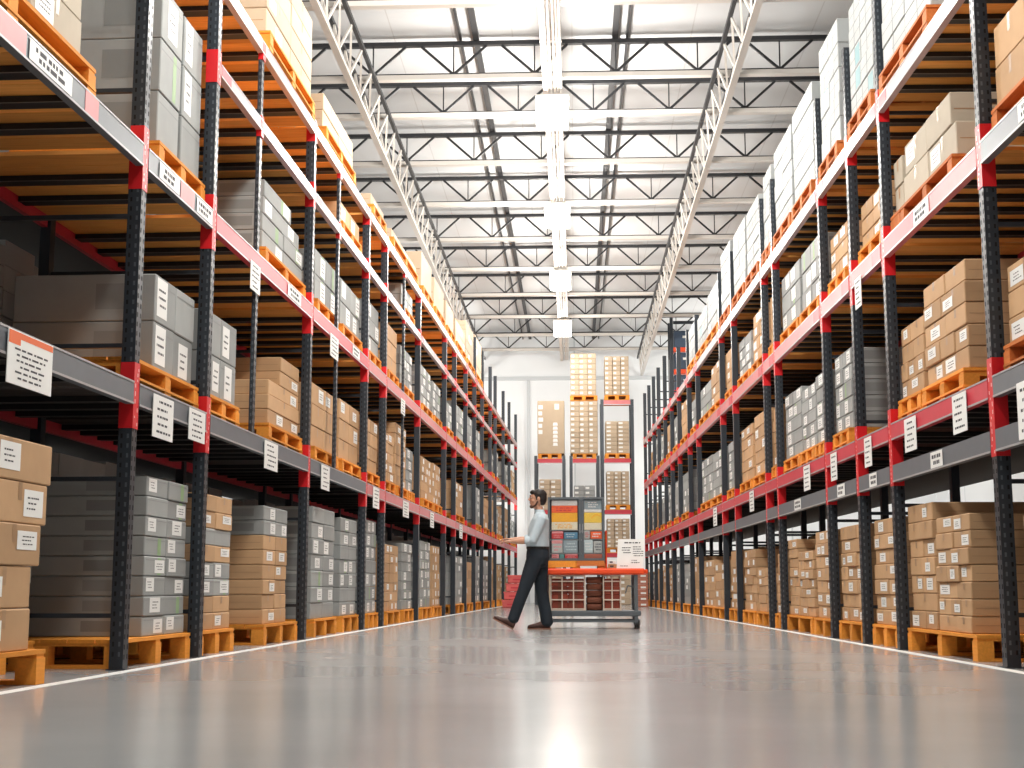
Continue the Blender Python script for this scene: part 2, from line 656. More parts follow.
hang_sign('left', 15.48, 15.95, 3.16, 3.42, 'white sign hanging below the red second-shelf beam past the third post', False, 11)
hang_sign('left', 20.95, 21.37, 3.18, 3.42, 'small white sign hanging below the pinkish second-shelf beam', False, 12)
hang_sign('right', 8.62, 9.03, 1.47, 1.84, 'white sign on the grey beam at the picture edge, beside the large perforated post', False, 13)
hang_sign('right', 10.10, 10.44, 1.66, 1.95, 'tall white sign on the red beam below the highest kraft carton stack', False, 14)
hang_sign('right', 11.47, 11.83, 1.66, 1.94, 'tall white sign on the red beam below the lower kraft carton stack', False, 15)
hang_sign('right', 13.03, 13.31, 1.66, 1.94, 'white sign on the short red beam beside the dark grey carton load', False, 16)
hang_sign('right', 14.57, 14.87, 1.65, 1.94, 'white sign on the red beam directly below the dark grey carton load', False, 17)
hang_sign('right', 16.03, 16.41, 1.65, 1.94, 'white sign on the red beam below the light grey carton stacks', False, 18)
hang_sign('right', 20.3, 20.7, 1.64, 1.94, 'small white sign on the red beam past the sixth post', False, 19)
hang_sign('right', 24.6, 25.1, 1.62, 1.94, 'tiny white sign on the red beam past the eighth post', False, 20)
hang_sign('right', 13.2, 13.46, 3.22, 3.52, 'white sign hanging below the pink second-shelf beam under kraft cartons', False, 21)

# ------------------------------------------------------------------ pallets
PH = .19
_pal = {}


def pallet(w, dep, D, style, detailed, mat):
    """Pallet meshes by size: w along the row, dep into it. Front edge at x=0."""
    key = (round(w, 2), round(dep, 2), D, style, mat.name)
    if key in _pal:
        return _pal[key]
    top = MB()
    n = 6
    for i in range(n):
        a = dep * i / n
        top.box(D * (a + .006), D * (a + dep / n - .006), -w / 2, w / 2, PH - .024, PH)
    for y in (-w / 2 + .06, 0, w / 2 - .06):
        top.box(D * .01, D * (dep - .01), y - .05, y + .05, PH - .044, PH - .024)
    zt = PH - .0445

    def comb(legs_down, z_bar, z_leg, wd, y):
        """Notched board: a bar with three legs, one extruded outline."""
        pts = []
        xs = [(.005, .125), (dep / 2 - .06, dep / 2 + .06), (dep - .125, dep - .005)]
        z0, z1 = z_bar
        pts = [(xs[0][0], z1 if legs_down else z0), (xs[2][1], z1 if legs_down else z0)]
        e = z0 if legs_down else z1
        for i in (2, 1, 0):
            pts += [(xs[i][1], e)] if i < 2 else []
            pts += [(xs[i][1], z_leg), (xs[i][0], z_leg)]
            pts += [(xs[i][0], e)] if i else []
        k = MB()
        A = [(D * x, y - wd, z) for x, z in pts]
        B = [(D * x, y + wd, z) for x, z in pts]
        k.v = A + B
        n_ = len(pts)
        k.f = [tuple(range(n_)), tuple(reversed(range(n_, 2 * n_)))] + [(i, n_ + i, n_ + (i + 1) % n_, (i + 1) % n_) for i in range(n_)]
        k.m = [0] * len(k.f)
        return k
    parts = []
    for y in (-w / 2 + .06, 0, w / 2 - .06):
        if style == 'tall':
            parts.append(('stringer', comb(False, (0, .022), zt, .06, y)))
        else:
            parts.append(('stringer', comb(True, (zt - .02, zt), .062, .06, y)))
            parts.append(('skid', comb(False, (0, .012), .044, .07, y)))
    if style != 'tall':
        for x in (0, dep / 2 - .06, dep - .12):
            k = MB(); k.box(D * x, D * (x + .12), -w / 2, w / 2, .0445, .0615)
            parts.append(('base_board', k))
    if detailed:
        res = [('top_deck', top.mesh('top_deck', mat))] + [(nm, k.mesh(nm, mat)) for nm, k in parts]
    else:
        for nm, k in parts:
            b = len(top.v)
            top.v += k.v
            top.f += [tuple(b + i for i in f) for f in k.f]
            top.m += k.m
        res = [('pallet', top.mesh('wooden_pallet', mat))]
    _pal[key] = res
    return res


def place_pallet(row, lv, s0, s1, depth_off, dep, label, detailed, style='tall', aged=False):
    r = ROWS[row]
    z = .001 if lv == 0 else LV[row][lv][0] + .002
    p = W(row, depth_off, (s0 + s1) / 2, z)
    mats = PALD if aged else PAL
    res = pallet(s1 - s0, dep, r['D'], style, detailed, mats)
    grp = 'wooden pallets in the two racks'
    if len(res) == 1:
        o = link('wooden_pallet', res[0][1], None, p, (0, 0, -r['ang']))
        return tag(o, label, 'pallet', grp)
    o = empty('wooden_pallet', p, -r['ang'])
    tag(o, label, 'pallet', grp)
    for nm, me in res:
        link(nm, me, o)
    return o


# ------------------------------------------------------------------ cartons: gathered first, then built
BOXES = []     # dicts
LOOK = {'kraft': 'brown kraft', 'grey': 'grey', 'white': 'white', 'beige': 'beige', 'pale': 'pale brown'}
KNAME = {'kraft': 'cardboard_box', 'grey': 'grey_carton', 'white': 'white_carton', 'beige': 'beige_carton', 'pale': 'pale_carton'}
COLW = {1: ['only'], 2: ['near', 'far'], 3: ['near', 'middle', 'far'], 4: ['nearest', 'second', 'third', 'farthest']}
bay_count = {}


def bay_of(row, s):
    fr = FR[row]
    for i in range(len(fr) - 1):
        if fr[i] <= s < fr[i + 1]:
            return i
    return len(fr) - 2


def load(row, lv, s0, s1, cols, layers, h, kind, off=.10, dep=1.05, pal=None, brick=False, spec=None, style=None, aged=False, tops=None, pallet_on=True, seed=None, near_trim=None):
    """A pallet load. near_trim: list of per-layer (s0, s1) overrides."""
    rg = random.Random(seed if seed is not None else int(s0 * 131 + lv * 17 + (0 if row == 'left' else 5)))
    b = bay_of(row, (s0 + s1) / 2)
    key = (row, lv, b)
    bay_count[key] = bay_count.get(key, 0) + 1
    n = bay_count[key]
    where = '%s pallet, %s, %s bay, %s rack' % (ORD[n - 1], lvl_word(row, lv) if lv else 'floor level', ORD[b], row)
    z = .001 if lv == 0 else LV[row][lv][0] + .002
    ks = kind if isinstance(kind, list) else [kind] * layers
    if pallet_on:
        p0, p1 = pal or (s0 - .01, s1 + .012)
        det = s0 < 15.2
        look = {'kraft': 'brown', 'grey': 'grey', 'white': 'white', 'beige': 'beige', 'pale': 'pale'}[ks[0]] + ' cartons'
        place_pallet(row, lv, p0, p1, off - .05, dep + .08, '%s wooden pallet under %s: %s' % ('dark orange' if aged else 'orange', look, where), det,
                     style or ('tall' if lv == 0 else 'double'), aged)
    zb = z + PH + .001
    lh = h / layers
    for i in range(layers):
        a, c = (s0, s1) if not near_trim or i >= len(near_trim) or near_trim[i] is None else near_trim[i][:2]
        nc = cols if not brick else (cols if (i % 2 == 0 or rg.random() < .4) else max(1, cols + rg.choice((-1, 1))))
        if near_trim and i < len(near_trim) and near_trim[i] is not None and len(near_trim[i]) > 2:
            a, c, nc = near_trim[i]
        if brick and nc > 1:
            cut = sorted([k / nc + rg.uniform(-.08, .08) for k in range(1, nc)])
            e = [0] + cut + [1]
        else:
            e = [k / nc for k in range(nc + 1)]
        for k in range(nc):
            y0, y1 = a + (c - a) * e[k] + .004, a + (c - a) * e[k + 1] - .004
            jit = rg.uniform(-.012, .012) if brick else rg.uniform(-.006, .006)
            word = COLW[nc][k] if nc <= 4 else ORD[k]
            col = '' if nc == 1 else ', %s column' % word
            lab = '%s carton, %s layer%s, %s' % (LOOK[ks[i]], 'top' if i == layers - 1 else ('bottom' if i == 0 else ORD[i]), col, where)
            BOXES.append(dict(row=row, lv=lv, s=(y0 + y1) / 2, w=round(y1 - y0, 2), h=round(lh - .004, 3), dep=round(dep, 2), off=off + jit, z=zb + i * lh, kind=ks[i], label=lab,
                              stack=(row, lv, s0), group='%s cartons on the %s rack, %s' % (LOOK[ks[i]], row, lvl_word(row, lv)), layer=i))


G, K, H_, BE, PB = 'grey', 'kraft', 'white', 'beige', 'pale'
# ---- left row, floor
load('left', 0, 5.60, 7.78, 3, 5, 1.15, K, off=.05, pal=(5.64, 7.80), near_trim=[(5.60, 7.66, 3), (5.60, 7.66, 3), (5.60, 7.76, 3), (5.60, 7.84, 3), (5.60, 7.88, 2)])
load('left', 0, 8.05, 9.00, 1, 6, 1.10, G, off=.62, dep=.7)
load('left', 0, 9.70, 10.66, 2, 8, 1.13, G, pal=(9.18, 10.70))
load('left', 0, 10.95, 11.95, 2, 8, 1.10, [K, K, G, G, K, G, K, K])
load('left', 0, 13.10, 14.05, 2, 8, 1.12, [K, K, K, K, K, K, G, G], pal=(13.0, 14.42))
load('left', 0, 15.25, 16.50, 2, 7, 1.24, G)
load('left', 0, 16.90, 17.98, 2, 7, 1.20, G)
load('left', 0, 18.72, 19.52, 2, 7, 1.26, G)
load('left', 0, 20.3, 21.6, 3, 7, .98, K)
load('left', 0, 22.0, 23.1, 2, 7, 1.05, G)
load('left', 0, 24.2, 25.5, 3, 7, 1.16, G)
load('left', 0, 25.8, 27.0, 3, 7, 1.12, K)
# ---- left row, first shelf
load('left', 1, 6.0, 7.0, 2, 3, .55, K, off=.35, dep=.8)
load('left', 1, 9.70, 10.66, 2, 2, .70, G, pal=(9.18, 10.70))
load('left', 1, 10.95, 11.92, 2, 2, .70, G)
load('left', 1, 13.10, 14.44, 2, 5, .74, K, near_trim=[(13.10, 14.44, 2), (13.10, 14.44, 1), (13.14, 14.44, 1), (13.6, 14.44, 1), (13.62, 14.44, 1)], pal=(13.0, 14.46))
load('left', 1, 15.20, 16.55, 2, 3, .72, K, off=.12)
load('left', 1, 16.70, 17.98, 2, 3, .74, K)
load('left', 1, 18.30, 19.50, 2, 4, .74, K)
load('left', 1, 19.90, 21.0, 2, 5, .72, K)
load('left', 1, 21.2, 22.3, 2, 6, .98, K)
load('left', 1, 22.4, 23.1, 1, 4, .70, G)
load('left', 1, 24.2, 25.6, 3, 5, .74, K)
load('left', 1, 25.75, 27.0, 3, 5, .76, K)
# ---- left row, second shelf
load('left', 2, 5.75, 8.02, 3, 3, .75, BE, off=.06, pal=(5.75, 8.18))
load('left', 2, 9.62, 10.12, 1, 3, 1.22, G, pal=(9.55, 10.70))
load('left', 2, 10.17, 10.66, 1, 3, 1.22, G, pallet_on=False)
load('left', 2, 12.72, 14.46, 2, 4, .68, G, near_trim=[(12.72, 14.46, 2), (12.72, 14.46, 2), (12.74, 14.3, 2), (12.76, 13.9, 1)])
load('left', 2, 15.1, 16.3, 2, 2, .58, G)
load('left', 2, 16.6, 17.95, 2, 2, .58, G)
load('left', 2, 18.5, 19.5, 1, 3, .72, G)
load('left', 2, 20.2, 21.2, 1, 3, .72, K)
load('left', 2, 21.6, 22.9, 2, 4, .62, G)
load('left', 2, 24.0, 25.4, 2, 4, .7, G)
load('left', 2, 25.7, 26.9, 2, 4, .65, G)
# ---- left row, third shelf and top
load('left', 3, 16.5, 17.8, 2, 1, .26, K)
load('left', 3, 21.6, 22.9, 2, 2, .36, G)
load('left', 4, 12.4, 14.40, 2, 4, .95, PB, off=.03, style='double')
load('left', 4, 15.15, 17.0, 2, 2, .40, PB, off=.05)
load('left', 4, 18.4, 19.5, 2, 1, .16, PB, off=.05)
load('left', 4, 20.2, 22.9, 3, 1, .14, PB, off=.05)
load('left', 4, 23.6, 25.0, 1, 1, .62, PB, off=.05)
load('left', 4, 25.4, 26.9, 1, 1, .56, PB, off=.05)
load('left', 4, 27.3, 28.7, 1, 1, .52, PB, off=.05)
load('left', 4, 29.1, 31.0, 2, 2, .50, PB, off=.05)
# ---- right row, floor
load('right', 0, 7.2, 9.35, 3, 6, .98, K, brick=True)
load('right', 0, 10.58, 11.46, 2, 7, .90, K, brick=True, pal=(10.35, 12.28))
load('right', 0, 11.52, 12.27, 2, 7, 1.04, K, brick=True, pallet_on=False)
load('right', 0, 12.60, 13.55, 2, 7, .98, K, brick=True)
load('right', 0, 13.95, 15.06, 3, 7, .98, K, brick=True)
load('right', 0, 15.35, 16.42, 2, 7, .98, K, brick=True)
load('right', 0, 16.60, 17.52, 2, 7, .78, K, brick=True, pal=(16.55, 18.22))
load('right', 0, 17.58, 18.20, 1, 8, .95, K, brick=True, pallet_on=False)
load('right', 0, 18.5, 19.15, 1, 6, .8, K, brick=True)
load('right', 0, 19.6, 20.8, 2, 5, .62, K, brick=True)
load('right', 0, 21.0, 22.2, 2, 7, .92, K, brick=True)
load('right', 0, 22.55, 23.8, 2, 7, .95, K, brick=True)
# ---- right row, first shelf
load('right', 1, 7.4, 9.45, 3, 3, .55, K, aged=True)
load('right', 1, 10.38, 11.50, 2, 5, .84, K, brick=True)
load('right', 1, 11.56, 12.28, 2, 4, .64, K, brick=True)
load('right', 1, 14.28, 15.06, 2, 5, .84, G)
load('right', 1, 15.5, 16.1, 1, 5, .8, G)
load('right', 1, 16.16, 17.0, 2, 5, .76, G)
load('right', 1, 17.06, 18.15, 2, 5, .84, G)
load('right', 1, 18.45, 19.12, 1, 5, .8, K)
load('right', 1, 19.6, 20.8, 2, 5, .9, K)
load('right', 1, 21.0, 22.2, 2, 5, .85, K)
load('right', 1, 22.6, 23.75, 2, 5, .8, G)
# ---- right row, second shelf
load('right', 2, 7.6, 9.45, 3, 2, .60, K, aged=True)
load('right', 2, 10.42, 11.94, 2, 2, .54, BE, aged=True, near_trim=[(10.42, 11.94, 2), (10.52, 11.9, 2)])
load('right', 2, 11.99, 12.28, 1, 2, .50, BE, aged=True)
load('right', 2, 12.62, 13.58, 2, 3, .46, K)
load('right', 2, 14.2, 15.06, 2, 3, .50, K)
load('right', 2, 15.6, 16.75, 2, 3, .74, G)
load('right', 2, 16.9, 18.15, 2, 3, .74, G)
load('right', 2, 18.45, 19.12, 1, 3, .7, K)
load('right', 2, 19.55, 20.7, 2, 4, .74, K)
load('right', 2, 20.95, 22.2, 2, 4, .6, G)
load('right', 2, 22.6, 23.75, 2, 4, .7, K)
# ---- right row, top shelf: tall white loads
for a, c, h in ((7.6, 9.4, 1.2), (10.7, 12.26, 1.25), (12.6, 13.58, 1.20), (14.1, 15.06, 1.35), (15.5, 16.75, 1.18), (16.9, 18.15, 1.15), (18.4, 19.12, 1.1), (19.5, 20.7, 1.0), (20.9, 22.2, 1.05), (22.6, 23.75, 1.1)):
    load('right', 3, a, c, 2, 5, h, H_, off=.04, aged=True, style='double')

# ---- the far bays are filled by rule
rg = random.Random(31)


def fill(row, lv, sfrom, kinds, hr, lay, skip=.1, off=.08, sto=99):
    fr = FR[row]
    for b in range(len(fr) - 1):
        s0, s1 = fr[b] + .12, fr[b + 1] - .12
        if fr[b] < sfrom or fr[b] > sto:
            continue
        n = max(1, int((s1 - s0) / 1.2))
        wd = (s1 - s0) / n
        for i in range(n):
            if rg.random() < skip:
                continue
            h = rg.uniform(*hr)
            load(row, lv, s0 + i * wd + .04, s0 + (i + 1) * wd - .05, 2, max(2, round(h / lay)), h, rg.choice(kinds), off=off, seed=rg.randrange(9999))


fill('left', 0, 27, [K, G, G], (.9, 1.2), .18, .08)
fill('left', 1, 27, [K, K, G], (.65, .95), .18, .08)
fill('left', 2, 27, [G, G, K], (.5, .85), .2, .12)
fill('left', 4, 31, [PB], (.7, .95), .22, .12, .05, 36)
fill('right', 0, 23.9, [K, K, K, G], (.7, .98), .15, .08)
fill('right', 1, 23.9, [K, G, G], (.6, .9), .17, .1)
fill('right', 2, 23.9, [K, G, K], (.5, .8), .17, .12)
fill('right', 3, 23.9, [H_, H_, PB], (.62, .82), .25, .0, .04, 28)

# ------------------------------------------------------------------ cartons added behind both racks to darken the gaps through them
for row in ('left', 'right'):
    r = ROWS[row]
    D = r['D']
    q = random.Random(77)
    mb = MB()
    for z0, hs in ((.15, (1.5, 1.6) if row == 'left' else (1.18, 1.29)), (2.05, (1.1, 1.3)), (3.75, (.6, .9))):
        s = 5.6
        while s < (47 if row == 'left' else 41.6):
            wd = q.uniform(.5, .62)
            n = q.choice((5, 6, 7))
            h = q.uniform(*hs)
            if q.random() < (.97 if z0 < 3 else .6):
                for k in range(n):
                    mb.box(D * (1.62 + q.uniform(0, .01)), D * 2.6, s, s + wd - .012, z0 + h * k / n, z0 + h * (k + 1) / n - .006, 0)
            s += wd
        mb.box(D * 1.6, D * 2.65, 5.6, 47 if row == 'left' else 42.2, z0 - .15, z0 - .1, 1)
    o = mb.build('gap_filler_cartons', [GREYC if row == 'left' else KRAFT, DECKD], None, r['O'], (0, 0, -r['ang']))
    tag(o, 'added cartons behind the %s, closing its gaps to keep them dark' % ('grey-beamed rack' if row == 'left' else 'rack with doubled beams'), 'boxes', None, 'stuff')

# ------------------------------------------------------------------ carton meshes
_bx, _lb = {}, {}
MATS = {'beige': [BEIGE, KTAPE, LABEL, INK, GREENP], 'pale': [KPALE, KTAPE, LABEL, INK, GREENP], 'kraft': [KRAFT, KTAPE, LABEL, INK, GREENP], 'grey': [GREYC, GTAPE, LABEL, INK, GREENP], 'white': [WHITC, WTAPE, LABEL, INK, CYAN]}


def carton_geo(mb, kind, w, dep, h, D, var, simple=False, T=None):
    """Carton with its front face at x=0 looking at the aisle, its width along y."""
    if simple:
        mb.box(0, D * dep, -w / 2, w / 2, 0, h)
    else:
        mb.cbox(0, D * dep, -w / 2, w / 2, 0, h, 0, .007)
    e = -D * .0012
    if not simple:
        # lid seam and tape on the front and on the end towards the entrance
        if kind in ('kraft', 'beige', 'pale'):
            mb.face([(e, -.025, h * .55), (e, .025, h * .55), (e, .025, h - .004), (e, -.025, h - .004)], 1)
            mb.face([(D * .03, -w / 2 - .0012, h * .47), (D * (dep - .03), -w / 2 - .0012, h * .47), (D * (dep - .03), -w / 2 - .0012, h * .50), (D * .03, -w / 2 - .0012, h * .50)], 1)
        elif kind == 'grey':
            mb.face([(e, -w / 2 + .02, h * .80), (e, w / 2 - .02, h * .80), (e, w / 2 - .02, h * .83), (e, -w / 2 + .02, h * .83)], 1)
            y = -w / 2 - .0012
            mb.face([(D * .10, y, h * .25), (D * (dep * .42), y, h * .25), (D * (dep * .42), y, h * .8), (D * .10, y, h * .8)], 1)
            if var == 2:
                mb.face([(e, w * .1, h * .05), (e, w * .26, h * .05), (e, w * .26, h * .95), (e, w * .1, h * .95)], 4)
        else:
            mb.face([(e, -w / 2 + .01, h * .49), (e, w / 2 - .01, h * .49), (e, w / 2 - .01, h * .515), (e, -w / 2 + .01, h * .515)], 1)
            mb.face([(e, -.008, .01), (e, .008, .01), (e, .008, h - .01), (e, -.008, h - .01)], 1)
            if var == 1:
                mb.face([(e * 1.5, -w * .42, h * .1), (e * 1.5, -w * .02, h * .1), (e * 1.5, -w * .02, h * .9), (e * 1.5, -w * .42, h * .9)], 4)


def label_geo(mb, kind, w, h, D, var, mo=0):
    rgl = random.Random(var * 77 + int(w * 100) + int(h * 100))
    lw = min(w * rgl.uniform(.36, .56), .26)
    lh = h * (rgl.uniform(.6, .82) if kind == 'grey' else rgl.uniform(.45, .68))
    y0 = (-w * .42 if var % 2 else w * .42 - lw)
    if var == 3:
        y0 = -lw / 2
    z0 = (h - lh) * rgl.uniform(.35, .75)
    x = -D * .0022
    mb.face([(x, y0, z0), (x, y0 + lw, z0), (x, y0 + lw, z0 + lh), (x, y0, z0 + lh)], mo)
    u = Vector((0, 1 if D < 0 else -1, 0))
    o = Vector((x - D * .0006, y0 if D < 0 else y0 + lw, z0))
    scribble(mb, o + u * lw * .15 + Vector((0, 0, lh * .2)), u, Vector((0, 0, 1)), lw * .7, lh * .6, 3, mo + 1, rgl, thick=.3)


for bx in BOXES:
    D = ROWS[bx['row']]['D']
    cs = [W(bx['row'], bx['off'] + a, bx['s'] + b * bx['w'] / 2, bx['z'] + c * bx['h']) for a in (0, bx['dep']) for b in (-1, 1) for c in (0, 1)]
    bx['area'] = px_area(cs)
    bx['front'] = px_area(cs[:4])
SEEN = {b['stack'] for b in BOXES if b['area'] > 0}
BOXES.sort(key=lambda b: -b['area'])
LIM = {'kraft': 295, 'grey': 295, 'white': 200, 'beige': 100, 'pale': 90}
used = {k: 0 for k in LIM}
FAR = {k: MB() for k in LIM}
vr = random.Random(5)
for bx in BOXES:
    k = bx['kind']
    if bx['stack'] not in SEEN:
        continue
    r = ROWS[bx['row']]
    D = r['D']
    p = W(bx['row'], bx['off'], bx['s'], bx['z'])
    var = vr.randrange(4)
    has_label = vr.random() < {'kraft': .5, 'grey': .72, 'white': .25, 'beige': .5, 'pale': .3}[k]
    has_label = has_label or (bx['row'] == 'left' and bx['lv'] == 0 and bx['s'] < 8)
    if used[k] < LIM[k] or bx['area'] <= 0:
        used[k] += 1
        key = (k, bx['w'], bx['dep'], bx['h'], D, var)
        if key not in _bx:
            mb = MB()
            carton_geo(mb, k, bx['w'], bx['dep'], bx['h'], D, var)
            _bx[key] = mb.mesh(KNAME[k], MATS[k])
        o = link(KNAME[k], _bx[key], None, p, (0, 0, -r['ang']))
        tag(o, bx['label'], 'box', bx['group'])
        if has_label:
            kl = (k, bx['w'], bx['h'], D, var)
            if kl not in _lb:
                mb = MB()
                label_geo(mb, k, bx['w'], bx['h'], D, var)
                _lb[kl] = mb.mesh('shipping_label', [LABEL, INK])
            link('shipping_label', _lb[kl], o)['label'] = 'white shipping label'
    else:
        t = MB()
        carton_geo(t, k, bx['w'] - .004, bx['dep'], bx['h'], D, var, simple=True)
        if has_label:
            lw = bx['w'] * .36
            y0 = -bx['w'] * .3 if var % 2 else -.02
            x = -D * .003
            t.face([(x, y0, bx['h'] * .2), (x, y0 + lw, bx['h'] * .2), (x, y0 + lw, bx['h'] * .8), (x, y0, bx['h'] * .8)], 2)
        rot = Matrix.Rotation(-r['ang'], 4, 'Z')
        m = FAR[k]
        b0 = len(m.v)
        m.v += [tuple(rot @ Vector(v) + p) for v in t.v]
        m.f += [tuple(b0 + i for i in f) for f in t.f]
        m.m += t.m
for k, nm, lab in (('kraft', 'distant_cartons', 'many small brown kraft cartons stacked on pallets in the far bays'), ('grey', 'distant_grey_cartons', 'many small grey cartons stacked on pallets in the far bays'),
                   ('pale', 'distant_pale_cartons', 'many small pale brown cartons on the top shelf in the far bays'), ('beige', 'distant_beige_cartons', 'small beige cartons in the far bays'),
                   ('white', 'distant_white_cartons', 'many small white cartons on the top shelf in the far bays')):
    if FAR[k].v:
        tag(FAR[k].build(nm, MATS[k]), lab, 'boxes', None, 'stuff')

exec_parts = []
# ------------------------------------------------------------------ end rack across the aisle
EY = 44.0


def end_rack():
    root = empty('pallet_rack', (0, EY, 0), 0)
    tag(root, 'three-column pallet rack standing across the far end of the aisle', 'rack')
    posts = [(-1.22, 4.7), (-.33, 4.7), (-.10, 4.7), (.76, 4.7), (.90, 6.5), (1.86, 6.5)]
    for x, h in posts:
        for y in (0, 1.15):
            mb = MB(); mb.box(x - .05, x + .05, y, y + .09, 0.001, h)
            mb.build('post', [POST], root)
    for x0, x1, zs in ((-1.16, -.39, (2.97, 4.6)), (-.04, .70, (2.97, 4.6)), (.96, 1.80, (1.62, 2.97, 4.6, 6.47))):
        for z in zs:
            mb = MB(); mb.box(x0 - .005, x1 + .005, -.02, .04, z - .15, z); mb.box(x0 - .005, x1 + .005, -.024, -.02, z - .15, z - .13, 1)
            mb.build('shelf_beam', [BRED if z < 6 else BPINK, LIP], root)
            mb = MB()
            for i in range(5):
                mb.box(x0, x1, .06 + i * .22, .06 + i * .22 + .17, z - .04, z - .002)
            mb.build('shelf_deck', [DECKR if z < 6 else PALD], root)
    return root


end_rack()


def end_pallet(x0, x1, z, label):
    mb = MB()
    mb.box(x0, x1, 0, 1.0, .13, .16)
    for x in (x0 + .06, (x0 + x1) / 2, x1 - .06):
        mb.box(x - .06, x + .06, .0, 1.0, .02, .13)
    mb.box(x0, x1, 0, 1.0, 0, .02)
    o = mb.build('wooden_pallet', [PAL], None, (0, EY - .02, z))
    return tag(o, label, 'pallet', 'pallets on the end rack')


def end_stack(x0, x1, z0, z1, cols, layers, where, mats=None, dep=.95, y=0, name='pale_carton', look='pale'):
    hh = (z1 - z0) / layers
    for i in range(layers):
        for k in range(cols):
            a, b = x0 + (x1 - x0) * k / cols + .004, x0 + (x1 - x0) * (k + 1) / cols - .004
            key = ('end', round(b - a, 2), round(hh, 3), dep, name)
            if key not in _bx:
                mb = MB()
                w = round(b - a, 2)
                mb.cbox(-w / 2, w / 2, 0, dep, 0, hh - .003, 0, .012)
                mb.face([(-w * .4, -.002, hh * .3), (-w * .05, -.002, hh * .3), (-w * .05, -.002, hh * .7), (-w * .4, -.002, hh * .7)], 1)
                _bx[key] = mb.mesh(name, mats or [KRAFT, LABEL])
            o = link(name, _bx[key], None, ((a + b) / 2, EY + y, z0 + i * hh))
            col = '' if cols == 1 else ', %s column' % ORD[k]
            tag(o, '%s carton, %s layer%s, %s' % (look, ORD[i], col, where), 'box', 'cartons on the end rack')


PM = [KPALE, LABEL]
ZB = 4.602
end_pallet(-1.15, -.40, ZB, 'pallet under the single big brown carton on the end rack')
end_pallet(-.04, .70, ZB, 'pallet under the middle carton stack on the end rack')
end_pallet(.98, 1.76, ZB, 'pallet under the short stack in the tall column of the end rack')
# big printed carton
root = empty('large_carton', (-.735, EY, ZB + .162))
tag(root, 'single big brown carton with white printed marks on the end rack', 'box')
mb = MB(); mb.cbox(-.43, .43, 0, .95, 0, 1.70, 0, .015)
mb.build('carton_body', [KPALE], root)
mb = MB()
for z, w in ((1.5, .14), (1.3, .12), (1.1, .15), (.9, .12), (.7, .13)):
    mb.face([(-.40, -.003, z - .07), (-.40 + w, -.003, z - .07), (-.40 + w, -.003, z + .06), (-.40, -.003, z + .06)])
mb.face([(.12, -.003, 1.42), (.26, -.003, 1.42), (.26, -.003, 1.6), (.12, -.003, 1.6)])
for i in range(6):
    z = .95 - i * .13
    mb.face([(.06, -.003, z - .05), (.22, -.003, z - .05), (.20, -.003, z + .05), (.08, -.003, z + .05)])
mb.build('printed_mark', [LABEL], root)
end_stack(-.12, .76, ZB + .162, 6.46, 3, 10, 'lower middle stack of end rack', PM)
end_pallet(-.12, .76, 6.465, 'raised pallet on top of the middle stack of the end rack')
end_stack(-.10, .72, 6.63, 8.0, 3, 8, 'raised middle stack of end rack', PM)
end_stack(1.0, 1.76, ZB + .162, 5.80, 2, 8, 'short stack in end rack tall column', PM)
end_pallet(.98, 1.78, 6.473, 'topmost pallet on the tall column of the end rack')
end_stack(.99, 1.77, 6.64, 7.9, 3, 8, 'topmost stack of end rack tall column', PM)
end_pallet(1.0, 1.76, 2.972, 'red-orange pallet on the second shelf of the end rack')
end_stack(1.02, 1.74, 3.135, 4.2, 3, 8, 'second shelf of end rack tall column', PM)
end_pallet(1.0, 1.76, 1.622, 'lowest visible orange pallet on the end rack beside the cabinet')
end_stack(1.02, 1.74, 1.785, 2.70, 3, 7, 'lowest shelf of end rack tall column', PM)
end_stack(-1.12, -.42, 2.973, 3.95, 2, 6, 'second shelf under end rack big carton', PM)
end_stack(-.02, .66, 2.973, 3.75, 2, 5, 'second shelf of end rack middle column', [WHITC, LABEL], name='white_carton', look='white')
end_stack(-1.12, -.42, .01, 1.6, 2, 8, 'end rack floor behind the person', PM)
end_stack(1.0, 1.76, .01, 1.2, 2, 6, 'end rack floor behind the notice board', PM)

# tall rack behind the far end of the right row
root = empty('storage_tower', (3.55, 43.3, 0))
tag(root, 'tall narrow rack of navy bins rising above the far end of the white cartons', 'rack')
for x in (-.45, .45):
    for y in (0, .9):
        mb = MB(); mb.box(x - .05, x + .05, y, y + .09, .001, 9.0); mb.build('post', [POST], root)
for z in (5.9, 6.69, 7.35, 8.05):
    mb = MB(); mb.box(-.39, .39, 0, .06, z - .14, z); mb.box(-.39, .39, .1, .9, z - .05, z - .002); mb.build('shelf_beam', [CORG if z > 7 else BRED], root)
mb = MB(); mb.box(-.39, .39, .0, .05, 8.8, 8.9); mb.build('top_rail', [POST], root)
for i, (z, h, mt, lab) in enumerate(((5.902, .6, KRAFT, 'orange-brown crate lowest in the tall bin tower'), (6.692, .45, BLUEB, 'dark navy bin in the tower just above the orange-brown crate'), (7.352, .5, BLUEB, 'dark navy bin between the two orange tower shelves'), (8.052, .5, BLUEB, 'topmost navy bin in the tall tower'))):
    mb = MB()
    mb.cbox(-.36, .36, 0, .8, 0, h, 0, .02)
    mb.box(-.37, .37, -.008, .81, h, h + .03)
    mb.box(-.1, .1, -.006, 0, h * .6, h * .75, 1)
    tag(mb.build('storage_bin', [mt, LABEL], None, (3.55, 43.32, z)), lab, 'bin', 'bins in the tall tower')

